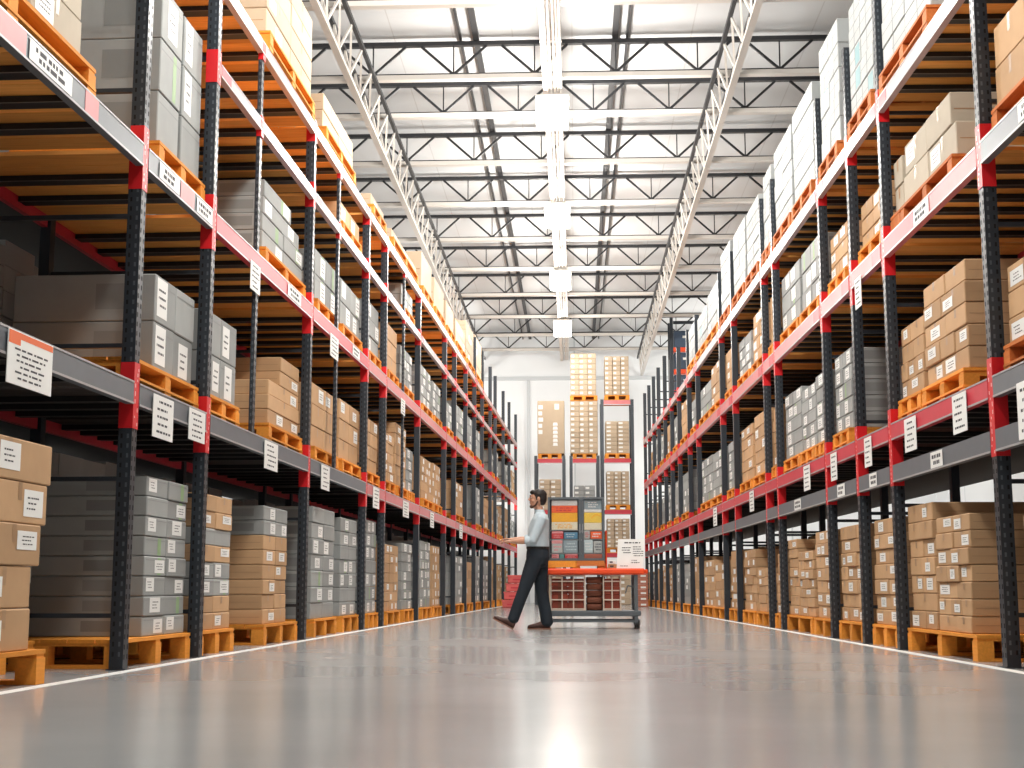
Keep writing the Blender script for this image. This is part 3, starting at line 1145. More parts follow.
# stacks standing in the aisle beyond the cart
hh = .16
for i in range(6):
    mb = MB(); mb.cbox(-.16, .16, 0, .5, 0, hh - .005, 0, .01); mb.face([(-.05, -.002, .04), (.1, -.002, .04), (.1, -.002, .09), (-.05, -.002, .09)], 1)
    tag(mb.build('reddish_carton', [M('reddish_cardboard', (.45, .17, .11), .75, var=.1), LABEL] if i == 0 else [bpy.data.materials['reddish_cardboard'], LABEL], None, (1.90, 39.6, .002 + i * hh)),
        'reddish brown carton, %s from the floor, stacked beyond the notice board' % ORD[i], 'box', 'reddish cartons beyond the cart')
for i in range(4):
    mb = MB()
    h = .22
    mb.cbox(-.23, .23, 0, .5, 0, h - .01, 0, .02)
    mb.box(-.245, .245, -.015, .515, h - .05, h - .01)
    mb.box(-.1, .1, -.012, 0, h * .35, h * .5, 1)
    tag(mb.build('plastic_crate', [PINKR, BRED], None, (-1.72 + .05 * i, 37.5, .002 + i * h)), 'pinkish red plastic crate, %s from the floor, beyond the walking person' % ORD[i], 'crate', 'red crates stacked in the aisle')

# ------------------------------------------------------------------ roof steel
JY = [19.2, 22.19, 24.07, 26.92, 29.92, 33.1, 36.3, 39.6, 42.9, 46.1, 49.0]
for i, y in enumerate(JY):
    root = empty('roof_truss', (0, y, 0))
    tag(root, 'steel roof truss with white bottom chord spanning the aisle, %s of its row' % ORD[i], 'truss', 'trusses under the roof')
    mb = MB()
    mb.box(-HALF + .05, HALF - .05, -.07, .07, 8.96, 9.04)
    mb.box(-HALF + .05, HALF - .05, -.07, .07, 9.043, 9.06, 1)
    mb.build('bottom_chord', [WHITE_STEEL, DARK_STEEL], root)['label'] = 'white bottom chord'
    mb = MB(); mb.box(-HALF + .05, HALF - .05, -.05, .05, 9.56, 9.63)
    mb.build('top_chord', [DARK_STEEL], root)['label'] = 'black top chord'
    wb = MB()
    x = -HALF + .6 + (.35 if i % 2 else 0)
    while x < HALF - 1.2:
        wb.bar((x, 0, 9.56), (x + .55, 0, 9.06), .04)
        wb.bar((x + .55, 0, 9.06), (x + 1.1, 0, 9.56), .04)
        wb.bar((x + .55, 0, 9.06), (x + .55, 0, 9.56), .022)
        x += 1.36
    wb.build('web_bar', [DARK_STEEL], root)['label'] = 'black diagonal web'
# girders along the aisle, lattice hung under the trusses
for x, lab in ((-3.42, 'white lattice girder running lengthwise above the grey-beamed rack'), (2.5, 'white lattice girder running lengthwise above the rack with white top cartons')):
    root = empty('lattice_girder', (x, 0, 0))
    tag(root, lab, 'girder', 'lengthwise girders under the roof')
    mb = MB(); mb.box(-.05, .05, 8, WALL_Y - .1, 8.24, 8.30); mb.build('bottom_chord', [WHITE_STEEL], root)
    mb = MB(); mb.box(-.18, -.12, 8, WALL_Y - .1, 8.87, 8.94); mb.box(.12, .18, 8, WALL_Y - .1, 8.87, 8.94); mb.build('top_chord', [DARK_STEEL], root)['label'] = 'black doubled top chord'
    wb = MB()
    y = 8.1
    while y < WALL_Y - 1.2:
        wb.bar((-.04, y, 8.30), (-.13, y + .5, 8.87), .032)
        wb.bar((-.13, y + .5, 8.87), (-.04, y + 1.0, 8.30), .032)
        wb.bar((.04, y, 8.30), (.13, y + .5, 8.87), .032)
        wb.bar((.13, y + .5, 8.87), (.04, y + 1.0, 8.30), .032)
        y += 1.0
    wb.build('lattice_bar', [WHITE_STEEL], root)
    hg = MB()
    for y in JY:
        hg.box(-.15, .15, y - .03, y + .03, 8.942, 8.957)
    hg.build('truss_hanger', [WHITE_STEEL], root)
for x, w, lab in ((-1.6, .10, 'thick black purlin running lengthwise, on the grey-beamed rack side of the lamps'), (.73, .10, 'thick black purlin running lengthwise, on the white-carton side of the lamps'), (-1.86, .035, 'thin black rod beside the thick purlin on the grey-beamed rack side'),
                  (.93, .035, 'thin black rod beside the thick purlin on the white-carton side'), (-6.2, .09, 'thick black purlin high above the back of the grey-beamed rack'), (5.6, .09, 'thick black purlin high above the back of the white top cartons')):
    mb = MB(); mb.box(x - w / 2, x + w / 2, 6, WALL_Y - .05, 9.634, 9.70)
    tag(mb.build('roof_purlin', [DARK_STEEL]), lab, 'purlin', 'purlins under the roof sheets')
# cable spine
SPX = -.33
root = empty('cable_spine', (SPX, 0, 0))
tag(root, 'cream cable tray with conduits running down the middle of the roof, carrying the lamps', 'cable tray')
mb = MB(); mb.box(-.15, -.06, 6, WALL_Y - .1, 8.80, 8.92); mb.build('tray', [CREAM_STEEL], root)
for x, rr in ((-.02, .035), (.05, .028), (.10, .022), (.145, .03)):
    mb = MB(); mb.bar((x, 6, 8.85), (x, WALL_Y - .1, 8.85), rr * 1.7, None, 0, 8); mb.build('conduit', [CREAM_STEEL if rr < .03 else WHITE_STEEL], root)
y = 7.0
mb = MB()
while y < WALL_Y - 1:
    mb.box(-.165, .18, y, y + .05, 8.925, 8.95)
    y += 1.5
mb.build('hanger', [CREAM_STEEL], root)
# lamps
LY = [22.6, 29.2, 35.6, 42.4]
for i, y in enumerate(LY):
    root = empty('hanging_lamp', (SPX, y, 8.30))
    tag(root, 'glowing square box lamp under the cable tray, %s' % ['largest and nearest of the visible line', 'second of the visible line', 'third of the visible line', 'smallest, by the far wall'][i], 'lamp', 'lamps along the aisle')
    mb = MB(); mb.cbox(-.27, .27, -.27, .27, 0, .40, 0, .02); mb.build('diffuser', [LAMP], root)
    mb = MB(); mb.box(-.28, .28, -.28, .28, .402, .44); mb.build('housing', [LAMPCAP], root)
    mb = MB(); mb.box(-.012, .012, -.29, -.275, 0, .40); mb.build('edge_strip', [LAMPCAP], root)


LK = .40


def point(x, y, z, e, rad=.3, col=(1, .96, .9)):
    ld = bpy.data.lights.new('lamp_and_fill_light', 'POINT')
    ld.energy = e * LK
    ld.shadow_soft_size = rad
    ld.color = col
    o = bpy.data.objects.new('lamp_and_fill_light', ld)
    COL.objects.link(o)
    o.location = (x, y, z)
    return o


for y, e in ((9.2, 2700), (15.7, 2600), (22.6, 2200), (29.2, 2000), (35.6, 1700), (42.0, 520)):
    point(SPX, y, 7.8, e, .4)
for y, e in ((-6, 250), (2.5, 1500)):
    point(SPX, y, 7.8, e, .4)
for x in (-5.6, 6.2):  # fill lights added to brighten the back wall, no fixtures
    point(x, 45.6, 6.4, 1700, .5)
for x in (-2.9, 2.9):  # low unseen fill lights added for the far end
    point(x, 47.3, 3.2, 420, .5)
for y in (6, 14, 22, 30, 38, 46):  # added fill outside the racks for ceiling and sides, without fixtures
    for x in (-8.6, 8.6):
        point(x, y, 7.6, 260)

w = bpy.data.worlds.new('world')
SC.world = w
w.use_nodes = True
w.node_tree.nodes['Background'].inputs[0].default_value = (.93, .97, 1, 1)
w.node_tree.nodes['Background'].inputs[1].default_value = .22
SC.view_settings.view_transform = 'Standard'
SC.view_settings.look = 'None'
SC.view_settings.exposure = 0

# ------------------------------------------------------------------ trolley and what stands on it
CYF = 18.4      # front edge of the trolley
root = empty('platform_trolley', (.22, CYF, 0))
tag(root, 'grey steel trolley with an orange-red top board and a low platform, beside the walking person', 'trolley')
X0, X1, DP = -.60, .60, .75
mb = MB(); mb.cbox(-.65, .70, -.03, DP + .03, .705, .785, 0, .02)
mb.cbox(.70, .74, .02, DP - .02, .715, .775, 0, .015)
mb.build('top_board', [CORG], root)
for x in (X0, X1 - .02):
    for y in (.03, DP - .03):
        mb = MB(); mb.box(x - .024, x + .024, y - .024, y + .024, .12, .704)
        mb.build('post', [CART], root)
mb = MB(); mb.cbox(X0 - .05, X1 + .04, 0, DP, .165, .235, 0, .008)
mb.build('platform', [CART], root)
mb = MB()
mb.bar((X0, .02, .10), (X1, .02, .10), .03); mb.bar((X0, DP - .02, .10), (X1, DP - .02, .10), .03)
mb.bar((X0, .02, .10), (X0, DP - .02, .10), .03); mb.bar((X1, .02, .10), (X1, DP - .02, .10), .03)
mb.build('lower_frame', [CART], root)
mb = MB(); mb.bar((X1 - .13, .03, .56), (X1 - .02, .03, .54), .02); mb.bar((X1 - .13, .03, .56), (X1 - .16, .03, .46), .016); mb.build('brake_lever', [CART], root)
for x in (X0 + .02, X1):
    for y in (.05, DP - .05):
        c = MB()
        c.box(x - .035, x + .035, y - .03, y + .03, .112, .1245)
        c.box(x - .032, x - .026, y - .028, y + .028, .05, .112); c.box(x + .026, x + .032, y - .028, y + .028, .05, .112)
        co = c.build('caster', [CART], root)
        wl = MB()
        R = []
        for i, (dx, rr) in enumerate(((-.022, .035), (-.02, .052), (-.008, .055), (.008, .055), (.02, .052), (.022, .035))):
            R.append([(x + dx, y + math.cos(a * math.pi / 8) * rr, .0555 + math.sin(a * math.pi / 8) * rr) for a in range(16)])
        wl.rings(R)
        wl.build('wheel', [RUBBER], co)
# wire crates with red-brown parcels
for cx0, cx1, lab, cols in ((-.55, -.08, 'wide wire crate of red-brown parcels on the trolley beside the person', 2), (.145, .39, 'narrow wire crate of red-brown parcels on the trolley, past the brown sacks', 1)):
    root = empty('wire_crate', ((cx0 + cx1) / 2 + .22, CYF + .08, .237))
    tag(root, lab, 'crate', 'wire crates on the trolley')
    hw = (cx1 - cx0) / 2
    mb = MB()
    zs = [.02, .14, .26, .38, .455]
    xs = [-hw + .01 + (2 * hw - .02) * i / (3 if cols == 2 else 2) for i in range(4 if cols == 2 else 3)]
    for z in zs:
        for y in (0, .58):
            mb.bar((-hw + .01, y, z), (hw - .01, y, z), .015)
        for x in (xs[0], xs[-1]):
            mb.bar((x, 0, z), (x, .58, z), .015)
    for x in xs:
        for y in (0, .58):
            mb.bar((x, y, .008), (x, y, .458), .016)
    for x in (xs[0], xs[-1]):
        for y in (.19, .39):
            mb.bar((x, y, .01), (x, y, .455), .013)
    mb.box(-hw, hw, -.01, .59, 0, .008)
    mb.build('wire_frame', [WIRE], root)
    n = 0
    for i in range(4):
        for k in range(cols):
            a = -hw + .022 + (2 * hw - .044) * k / cols
            b = -hw + .022 + (2 * hw - .044) * (k + 1) / cols
            mb = MB(); mb.cbox(a + .001, b - .001, .016, .55, 0, .1005, 0, .007)
            mb.box((a + b) / 2 - .02, (a + b) / 2 + .02, .0145, .016, .004, .094, 1)
            o = mb.build('parcel', [BRICK, BROWN], None, ((cx0 + cx1) / 2 + .22, CYF + .08, .237 + .0085 + i * .102))
            side = ('' if cols == 1 else (' on the person side' if k == 0 else ' on the sack side'))
            tag(o, 'red-brown parcel in the %s wire crate, %s layer%s' % ('wide' if cols == 2 else 'narrow', ORD[i], side), 'parcel', 'parcels in the wire crates')
# pillow-like brown sacks stacked between the crates
for i in range(5):
    h = .088
    R = []
    for t in range(7):
        a = -math.pi / 2 + math.pi * t / 6
        z = h / 2 + math.sin(a) * (h / 2 - .0015)
        k = .88 + .12 * math.cos(a) ** .5 if 0 < t < 6 else .88
        R.append([(math.copysign(abs(math.cos(q)) ** .35, math.cos(q)) * .11 * k, .3 + math.copysign(abs(math.sin(q)) ** .35, math.sin(q)) * .27 * k, z) for q in [2 * math.pi * j / 24 for j in range(24)]])
    mb = MB().rings(R)
    o = mb.build('brown_sack', [BROWN], None, (.255, CYF + .05, .2365 + i * h))
    for p in o.data.polygons: p.use_smooth = True
    tag(o, 'flat brown sack between the wire crates, %s from the platform' % ORD[i], 'sack', 'sacks on the trolley')
# pallet on the top board
root = empty('wooden_pallet', (.02, CYF + .02, .787))
tag(root, 'small orange wooden pallet on the trolley top under the glazed cabinet', 'pallet')
mb = MB()
for i in range(4): mb.box(-.37, .37, .01 + i * .165, .01 + i * .165 + .14, .075, .1)
mb.build('top_deck', [PAL], root)
mb = MB(); mb.box(-.37, -.01, -.012, .0095, .012, .098); mb.build('front_board', [PAL], root)
mb = MB(); mb.box(.01, .37, -.012, .0095, .03, .098); mb.build('front_board', [PALD], root)
for x in (-.33, 0, .33):
    mb = MB(); mb.box(x - .05, x + .05, .01, .64, 0, .0748); mb.build('stringer', [PAL if x < .1 else PALD], root)
# glazed cabinet
CXC, CZ = .02, .888
root = empty('display_cabinet', (CXC, CYF + .04, CZ))
tag(root, 'dark grey glazed cabinet with two doors and bright goods, standing on the trolley', 'cabinet')
w2, ch, cd = .375, .835, .50
mb = MB()
mb.box(-w2, -w2 + .02, 0, cd, 0, ch); mb.box(w2 - .02, w2, 0, cd, 0, ch)
mb.box(-w2 + .02, w2 - .02, 0, cd, 0, .02); mb.box(-w2 + .02, w2 - .02, 0, cd, ch - .02, ch)
mb.box(-w2 + .02, w2 - .02, cd - .015, cd, .02, ch - .02)
mb.build('cabinet_body', [CART], root)
for z in (.098, .283, .40):
    mb = MB(); mb.box(-w2 + .021, w2 - .021, .012, cd - .016, z - .008, z); mb.build('shelf', [CARTLT], root)
for a, b in ((-w2, .065), (.07, w2)):
    mb = MB(); t = .03
    mb.box(a, a + t, -.025, -.003, 0, ch); mb.box(b - t, b, -.025, -.003, 0, ch); mb.box(a + t, b - t, -.025, -.003, 0, t); mb.box(a + t, b - t, -.025, -.003, ch - t, ch)
    do = mb.build('door', [CART], root)
    mb = MB(); mb.box(a + t, b - t, -.016, -.012, t, ch - t); mb.build('pane', [GLASS], do)
    mb = MB(); mb.bar(((b if a < 0 else a) + (-.015 if a < 0 else .015), -.035, .36), ((b if a < 0 else a) + (-.015 if a < 0 else .015), -.035, .48), .012); mb.build('handle', [CARTLT], do)
PC = {'orange-red': (.90, .13, .02), 'amber': (.93, .45, .01), 'cream': (.82, .76, .58), 'white': (.80, .80, .78), 'yellow': (.90, .62, .07), 'red': (.66, .03, .03), 'blue': (.10, .27, .42), 'pale grey': (.50, .52, .50), 'grey blue': (.30, .38, .42),
      'teal': (.12, .32, .30), 'brown red': (.42, .10, .05), 'dark grey': (.10, .12, .14), 'light blue': (.55, .66, .68), 'pink': (.75, .30, .30)}
PMAT = {k: M('pack_' + k.replace(' ', '_').replace('-', '_'), v, .5, noise=(14, .12)) for k, v in PC.items()}
ITEMS = [  # x0, x1, z0, z1, colour, where
    (-.325, .02, .402, .505, 'cream', 'wide {} pack lowest on the top cabinet shelf, person side', 'amber'),
    (-.325, .02, .507, .628, 'amber', 'wide {} pack on the cream pack in the cabinet', None),
    (-.325, .02, .63, .722, 'orange-red', 'wide {} pack on the amber pack in the cabinet', 'red'),
    (-.325, .02, .724, .795, 'white', 'thin {} pack topmost behind the person-side cabinet door', None),
    (.105, .34, .402, .495, 'cream', '{} pack lowest on the top cabinet shelf, notice-board side', None),
    (.105, .34, .497, .63, 'yellow', '{} pack with an amber swoosh behind the notice-board-side door', 'amber'),
    (.105, .34, .632, .672, 'white', '{} strip pack on the yellow pack in the cabinet', None),
    (.105, .34, .674, .795, 'grey blue', '{} pack topmost behind the notice-board-side door', 'white'),
    (-.325, -.17, .285, .385, 'red', '{} pack on the middle cabinet shelf nearest the person', 'pink'),
    (-.16, .02, .285, .37, 'blue', '{} pack on the middle cabinet shelf beside the red pack', 'light blue'),
    (.105, .18, .285, .388, 'pale grey', 'slim {} pack on the middle cabinet shelf', 'red'),
    (.19, .34, .285, .38, 'orange-red', '{} pack with white marks on the middle cabinet shelf', 'white'),
    (-.325, -.18, .100, .270, 'pale grey', '{} pack with a pink top on the third cabinet shelf', 'pink'),
    (-.17, .02, .100, .265, 'grey blue', '{} pack with pale print on the third cabinet shelf', 'light blue'),
    (.105, .22, .100, .27, 'light blue', '{} pack on the third cabinet shelf, notice-board side', 'white'),
    (.23, .34, .100, .255, 'pale grey', '{} pack with dark lines on the third cabinet shelf', 'dark grey'),
    (-.325, -.23, .022, .085, 'pink', '{} pack in the cabinet bottom nearest the person', 'red'),
    (-.22, -.16, .022, .08, 'teal', 'small {} tub in the cabinet bottom', None),
    (-.15, .02, .022, .085, 'red', '{} pack with pale print in the cabinet bottom', 'pink'),
    (.105, .34, .022, .085, 'brown red', 'wide {} pack in the cabinet bottom, notice-board side', None)]
ir = random.Random(3)
for x0, x1, z0, z1, c, lab, sec in ITEMS:
    mb = MB()
    w_, h_ = x1 - x0, z1 - z0
    mb.cbox(-w_ / 2, w_ / 2, 0, .26, 0, h_, 0, .004)
    if sec:
        if 'swoosh' in lab:
            pts = []
            for i in range(9):
                t = i / 8
                pts.append((-.02 + t * .12, h_ * .45 + h_ * .35 * math.sin(t * 2.6)))
            for (a0, b0), (a1, b1) in zip(pts, pts[1:]):
                mb.face([(a0, -.002, b0 - .01), (a1, -.002, b1 - .01), (a1, -.002, b1 + .008), (a0, -.002, b0 + .008)], 1)
        elif 'pink top' in lab or c == 'red':
            mb.face([(-w_ * .48, -.002, h_ * .72), (w_ * .48, -.002, h_ * .72), (w_ * .48, -.002, h_ * .97), (-w_ * .48, -.002, h_ * .97)], 1)
            scribble(mb, (-w_ * .4, -.002, h_ * .1), (1, 0, 0), (0, 0, 1), w_ * .8, h_ * .5, 2, 1, ir)
        else:
            scribble(mb, (-w_ * .4, -.002, h_ * .15), (1, 0, 0), (0, 0, 1), w_ * .8, h_ * .7, 2 if h_ < .1 else 3, 1, ir)
    o = mb.build('product_pack', [PMAT[c], PMAT[sec] if sec else PMAT[c]], None, (CXC + (x0 + x1) / 2, CYF + .045, CZ + z0 + .001))
    tag(o, lab.format(c), 'pack', 'packs in the glazed cabinet')
# orange sheet leaning at the side of the cabinet, small cartons, notice board
mb = MB(); mb.cbox(0, .022, 0, .35, 0, .50, 0, .005); mb.box(-.001, 0, .002, .348, .35, .45, 1)
tag(mb.build('orange_panel', [CORG, PMAT['yellow']], None, (.405, CYF + .12, .787)), 'narrow upright orange panel beside the glazed cabinet', 'panel')
for i, (x, z, wd, h, mt, lab) in enumerate(((.50, .787, .12, .055, KRAFT, 'small brown carton on the trolley top between cabinet and notice board'), (.49, .8435, .10, .05, LABEL, 'small white carton on the small brown carton on the trolley'))):
    mb = MB(); mb.cbox(-wd / 2, wd / 2, 0, .12, 0, h, 0, .004); mb.box(-wd * .3, wd * .1, -.001, 0, h * .3, h * .7, 1)
    tag(mb.build('small_carton', [mt, INK], None, (x, CYF + .10, z)), lab, 'box')
root = empty('notice_board', (.75, CYF + .07, .787), 0)
tag(root, 'white notice board with printed lines propped on the trolley end', 'notice board')
tl = math.radians(10)
mb = MB()
O2 = [(-.20, 0, .0), (.145, 0, .0), (.175, .07, .385), (-.175, .07, .385)]
mb.face(O2); mb.face([(x, y + .012, z) for x, y, z in reversed(O2)])
for i in range(4):
    a, b = O2[i], O2[(i + 1) % 4]
    mb.face([b, a, (a[0], a[1] + .012, a[2]), (b[0], b[1] + .012, b[2])])
mb.build('board', [LABEL], root)
pr = MB()
nb = random.Random(11)
U, V = Vector((1, 0, 0)), Vector((.07, .18, .98))
for (x, z, w_, h_, n) in ((-.14, .315, .27, .045, 1), (-.145, .19, .12, .10, 3), (.0, .15, .14, .15, 5), (-.02, .06, .13, .06, 2), (-.16, .02, .14, .022, 1)):
    yb = z / .385 * .07 - .003
    scribble(pr, (x + z * .07, yb, z), U, V, w_, h_, n, 0, nb, thick=.35)
pr.build('print', [INK], root)
mb = MB(); mb.bar((.0, .085, .36), (.0, .22, .001), .015); mb.build('prop', [CART], root)


# ------------------------------------------------------------------ the walking person (facing -X)
PX, PY = -.475, 17.98


def P(u, v, z):
    return Vector((-u, v, z))


def ell(c, ax1, ax2, n=14):
    return [c + ax1 * math.cos(2 * math.pi * i / n) + ax2 * math.sin(2 * math.pi * i / n) for i in range(n)]


def limb(mb, pts, rad, n=12, flat=None):
    """Tapered tube along joints; rad = (in the u-z plane, sideways)."""
    pts = [P(*p) for p in pts]
    R = []
    for i, p in enumerate(pts):
        t = (pts[min(i + 1, len(pts) - 1)] - pts[max(i - 1, 0)]).normalized()
        side = Vector((0, 1, 0))
        side = (side - t * side.dot(t)).normalized()
        o = t.cross(side).normalized()
        a, b = rad[i] if isinstance(rad[i], tuple) else (rad[i], rad[i])
        if i == 0:
            R.append(ell(p - t * a * .5, o * a * .5, side * b * .5, n))
        R.append(ell(p, o * a, side * b, n))
        if i == len(pts) - 1:
            R.append(ell(p + t * a * .5, o * a * .5, side * b * .5, n))
    mb.rings(R)


def blob(mb, c, ru, rv, rz, n=14, m=10):
    c = P(*c)
    R = []
    for k in range(1, m):
        a = -math.pi / 2 + math.pi * k / m
        R.append(ell(c + Vector((0, 0, rz * math.sin(a))), Vector((-ru * math.cos(a), 0, 0)), Vector((0, rv * math.cos(a), 0)), n))
    mb.rings(R)


def trunk(mb, rows, n=20):
    mb.rings([ell(P(u, v, z), Vector((-ru, 0, 0)), Vector((0, rv, 0)), n) for u, v, z, ru, rv in rows])


def melt(o, vox, smooth=4):
    m = o.modifiers.new('remesh', 'REMESH')
    m.mode = 'VOXEL'
    m.voxel_size = vox
    m.use_smooth_shade = True
    if smooth:
        s = o.modifiers.new('smooth', 'SMOOTH')
        s.iterations = smooth
        s.factor = .5
    return o


root = empty('person', (PX, PY, 0))
tag(root, 'dark-haired person in pale blue shirt and navy trousers striding beside the trolley, hands forward', 'person')
b = MB()
# head, neck, trunk
trunk(b, [(.0, 0, .90, .08, .10), (.0, 0, .98, .115, .15), (.0, 0, 1.10, .11, .14), (-.01, 0, 1.28, .11, .155), (-.03, 0, 1.42, .095, .165), (-.035, 0, 1.49, .06, .10), (-.03, 0, 1.53, .05, .055), (-.015, 0, 1.60, .048, .05)])
blob(b, (-.005, 0, 1.715), .098, .076, .105)
blob(b, (.03, 0, 1.65), .068, .06, .085)
blob(b, (.075, 0, 1.60), .028, .03, .026)          # chin
blob(b, (.088, 0, 1.735), .02, .05, .018)          # brow
limb(b, [(.088, 0, 1.73), (.105, 0, 1.70), (.118, 0, 1.685)], [.010, .014, .016], 8)
blob(b, (.103, 0, 1.677), .014, .019, .010)
blob(b, (.094, 0, 1.643), .012, .024, .008)        # lips
blob(b, (.092, 0, 1.629), .012, .021, .008)
for sv in (-1, 1):
    blob(b, (-.012, sv * .078, 1.69), .019, .009, .033)
    blob(b, (.055, sv * .04, 1.67), .03, .024, .028)   # cheek
# arms with hands
ARM = {}
for sv, du, dz in ((-1, 0, 0), (1, .03, .035)):
    sh, el, wr = (-.055, sv * .185, 1.43), (.065 + du, sv * .215, 1.145 + dz), (.335 + du, sv * .15, 1.135 + dz)
    ARM[sv] = (sh, el, wr)
    mid = [(el[i] + wr[i]) / 2 for i in range(3)]
    limb(b, [sh, [(sh[i] + el[i]) / 2 for i in range(3)], el, mid, wr], [.05, .046, .042, .040, (.025, .030)], 12)
    hx, hy, hz = wr[0], wr[1], wr[2]
    limb(b, [(hx, hy, hz), (hx + .04, hy - sv * .006, hz + .003), (hx + .085, hy - sv * .012, hz - .002)], [(.02, .028), (.018, .038), (.014, .040)], 10)
    for f, (oy, L) in enumerate(((-.030, .062), (-.010, .074), (.010, .070), (.029, .054))):
        y0 = hy - sv * .012 + oy * -sv
        limb(b, [(hx + .078, y0, hz), (hx + .085 + L * .40, y0, hz + .001), (hx + .085 + L * .72, y0 - sv * .002, hz - .012), (hx + .085 + L * .9, y0 - sv * .003, hz - .028)], [.0095, .009, .0082, .007], 8)
    limb(b, [(hx + .02, hy - sv * .03, hz + .006), (hx + .05, hy - sv * .055, hz + .012), (hx + .082, hy - sv * .062, hz + .006)], [.012, .0105, .008], 8)
# legs inside the trousers, ankles
LEGS = {-1: [(.035, -.095, .93), (.185, -.10, .50), (.315, -.10, .16), (.335, -.10, .10)], 1: [(-.02, .095, .93), (-.045, .10, .49), (-.125, .10, .12), (-.12, .10, .07)]}
for sv, pts in LEGS.items():
    limb(b, pts, [.075, .05, .034, .034], 12)
body = melt(b.build('body', [SKIN], root), .0062, 3)
# face details
for sv in (-1, 1):
    e = MB(); blob(e, (.089, sv * .033, 1.712), .008, .013, .007, 10, 8); e.build('eye', [LABEL], root)
    e = MB(); blob(e, (.0955, sv * .033, 1.712), .003, .006, .006, 8, 6); e.build('pupil', [HAIR], root)
    e = MB(); limb(e, [(.098, sv * .016, 1.736), (.098, sv * .034, 1.742), (.088, sv * .054, 1.735)], [.005, .006, .004], 6); e.build('eyebrow', [HAIR], root)
# hair: cap with a fringe, nape and sideburns
h = MB()
blob(h, (-.022, 0, 1.752), .098, .085, .082, 20, 12)
blob(h, (-.060, 0, 1.705), .062, .079, .095, 18, 12)
blob(h, (.055, 0, 1.785), .050, .066, .034, 16, 10)
for sv in (-1, 1):
    blob(h, (.012, sv * .072, 1.715), .016, .012, .042)
melt(h.build('hair', [HAIR], root), .008, 3)
h = MB()
blob(h, (.078, 0, 1.597), .031, .036, .026); blob(h, (.102, 0, 1.656), .011, .026, .006)
for sv in (-1, 1):
    limb(h, [(.0, sv * .066, 1.66), (.03, sv * .06, 1.61), (.075, sv * .03, 1.588)], [.012, .014, .016], 8)
melt(h.build('beard', [M('short_beard', (.10, .05, .035), .8)], root), .007, 2)
# shirt: trunk, sleeves rolled to the elbow, collar
s_ = MB()
trunk(s_, [(.0, 0, 1.035, .135, .172), (.0, 0, 1.06, .148, .182), (.004, 0, 1.10, .156, .186), (-.005, 0, 1.20, .142, .185), (-.014, 0, 1.32, .135, .195), (-.03, 0, 1.42, .118, .195), (-.034, 0, 1.475, .09, .15), (-.03, 0, 1.515, .066, .085), (-.024, 0, 1.535, .06, .066)])
for sv in (-1, 1):
    sh, el, wr = ARM[sv]
    a = [(sh[i] * .5 + el[i] * .5) for i in range(3)]
    c = [(el[i] * .82 + wr[i] * .18) for i in range(3)]
    limb(s_, [(sh[0] + .0, sh[1] * .80, sh[2] + .022), sh, a, el, c], [.062, .072, .068, .062, .058], 14)
melt(s_.build('shirt', [SHIRT], root), .010, 5)
cl = MB()
trunk(cl, [(-.03, 0, 1.52, .068, .078), (-.022, 0, 1.555, .060, .062), (-.02, 0, 1.556, .052, .054), (-.028, 0, 1.522, .058, .068)])
cl.build('collar', [SHIRT], root)
for sv in (-1, 1):
    sh, el, wr = ARM[sv]
    c0 = [(el[i] * .88 + wr[i] * .12) for i in range(3)]
    c1 = [(el[i] * .72 + wr[i] * .28) for i in range(3)]
    q = MB(); limb(q, [c0, c1], [.061, .058], 14); q.build('rolled_cuff', [SHIRT], root)
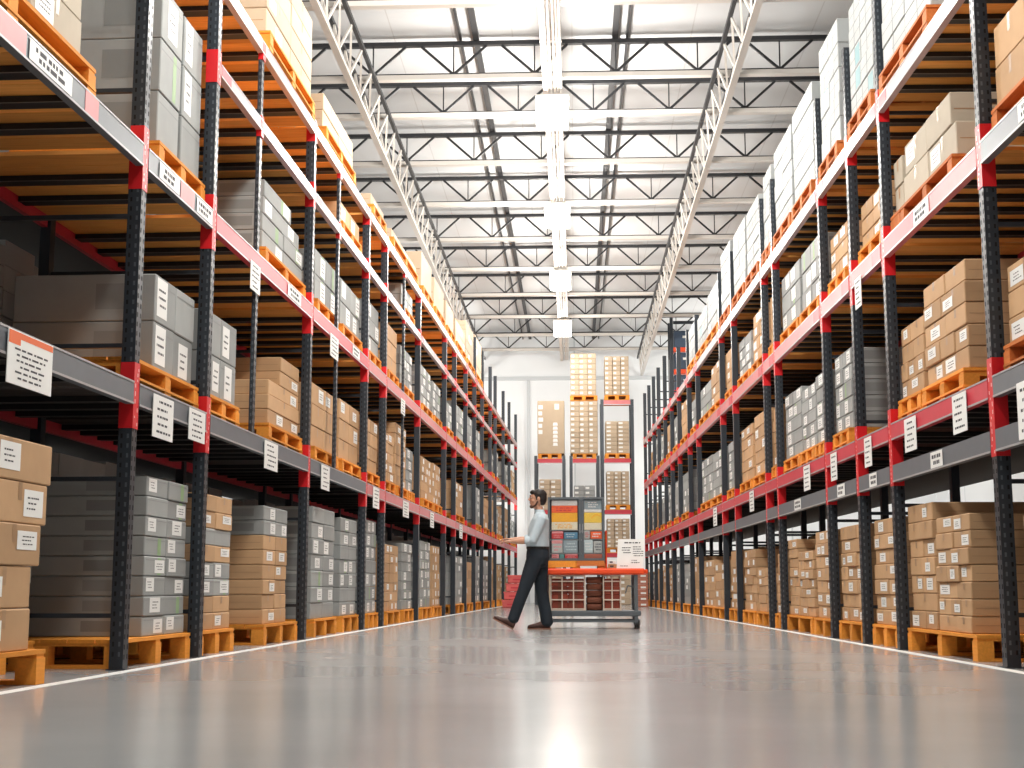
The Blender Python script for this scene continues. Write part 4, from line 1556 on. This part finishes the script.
# trousers
t_ = MB()
trunk(t_, [(.0, 0, 1.055, .140, .172), (.0, 0, 1.00, .150, .182), (.0, 0, .93, .155, .186), (.005, 0, .85, .13, .17), (.01, 0, .80, .08, .10)])
limb(t_, [(.03, -.092, .92), (.105, -.097, .72), (.185, -.10, .50), (.255, -.10, .32), (.325, -.10, .125)], [(.115, .095), (.100, .09), (.080, .078), (.076, .072), (.074, .068)], 16)
limb(t_, [(-.02, .092, .92), (-.03, .097, .72), (-.045, .10, .49), (-.085, .10, .28), (-.118, .10, .075)], [(.115, .095), (.100, .09), (.082, .078), (.080, .074), (.082, .070)], 16)
melt(t_.build('trousers', [TROUS], root), .010, 4)
bl = MB()
trunk(bl, [(.0, 0, 1.040, .150, .183), (.0, 0, 1.072, .153, .186)], 24)
bl.build('belt', [BELT], root)


def shoe(heel, toe, v, name):
    h0, t0 = Vector(heel), Vector(toe)
    d = (t0 - h0)
    L_ = d.length
    d.normalize()
    up = Vector((-d.y, d.x))
    if up.y < 0: up = -up

    def q(a, b_):
        r = h0 + d * a * L_ + up * b_
        return r
    prof = [(0.0, .0, .075, .034), (.05, .0, .105, .040), (.22, .0, .125, .040), (.38, .0, .118, .040), (.55, .0, .090, .046), (.75, .0, .074, .050), (.92, .0, .062, .042), (1.0, .004, .040, .022)]
    mb, so = MB(), MB()
    R, S = [], []
    for a, b0, b1, wv in prof:
        lo, hi = q(a, b0 + .016), q(a, b1)
        R.append([P(lo.x, v - wv, lo.y), P(lo.x, v + wv, lo.y), P(lo.x * .35 + hi.x * .65, v + wv * .86, lo.y * .35 + hi.y * .65), P(hi.x, v + wv * .42, hi.y), P(hi.x, v - wv * .42, hi.y), P(lo.x * .35 + hi.x * .65, v - wv * .86, lo.y * .35 + hi.y * .65)])
        lo2, hi2 = q(a, b0), q(a, b0 + .017)
        w2_ = wv + .004
        S.append([P(lo2.x, v - w2_, lo2.y), P(lo2.x, v + w2_, lo2.y), P(hi2.x, v + w2_, hi2.y), P(hi2.x, v - w2_, hi2.y)])
    mb.rings(R)
    o = mb.build('shoe', [SHOE], root)
    ss = o.modifiers.new('subsurf', 'SUBSURF'); ss.levels = 2; ss.render_levels = 2
    for p in o.data.polygons: p.use_smooth = True
    so.rings(S).build('sole', [SOLE], o)


shoe((.322, .004), (.585, .145), -.10, 'front')
shoe((-.165, .003), (.145, .003), .10, 'rear')
root.scale = (.985, .985, .985)
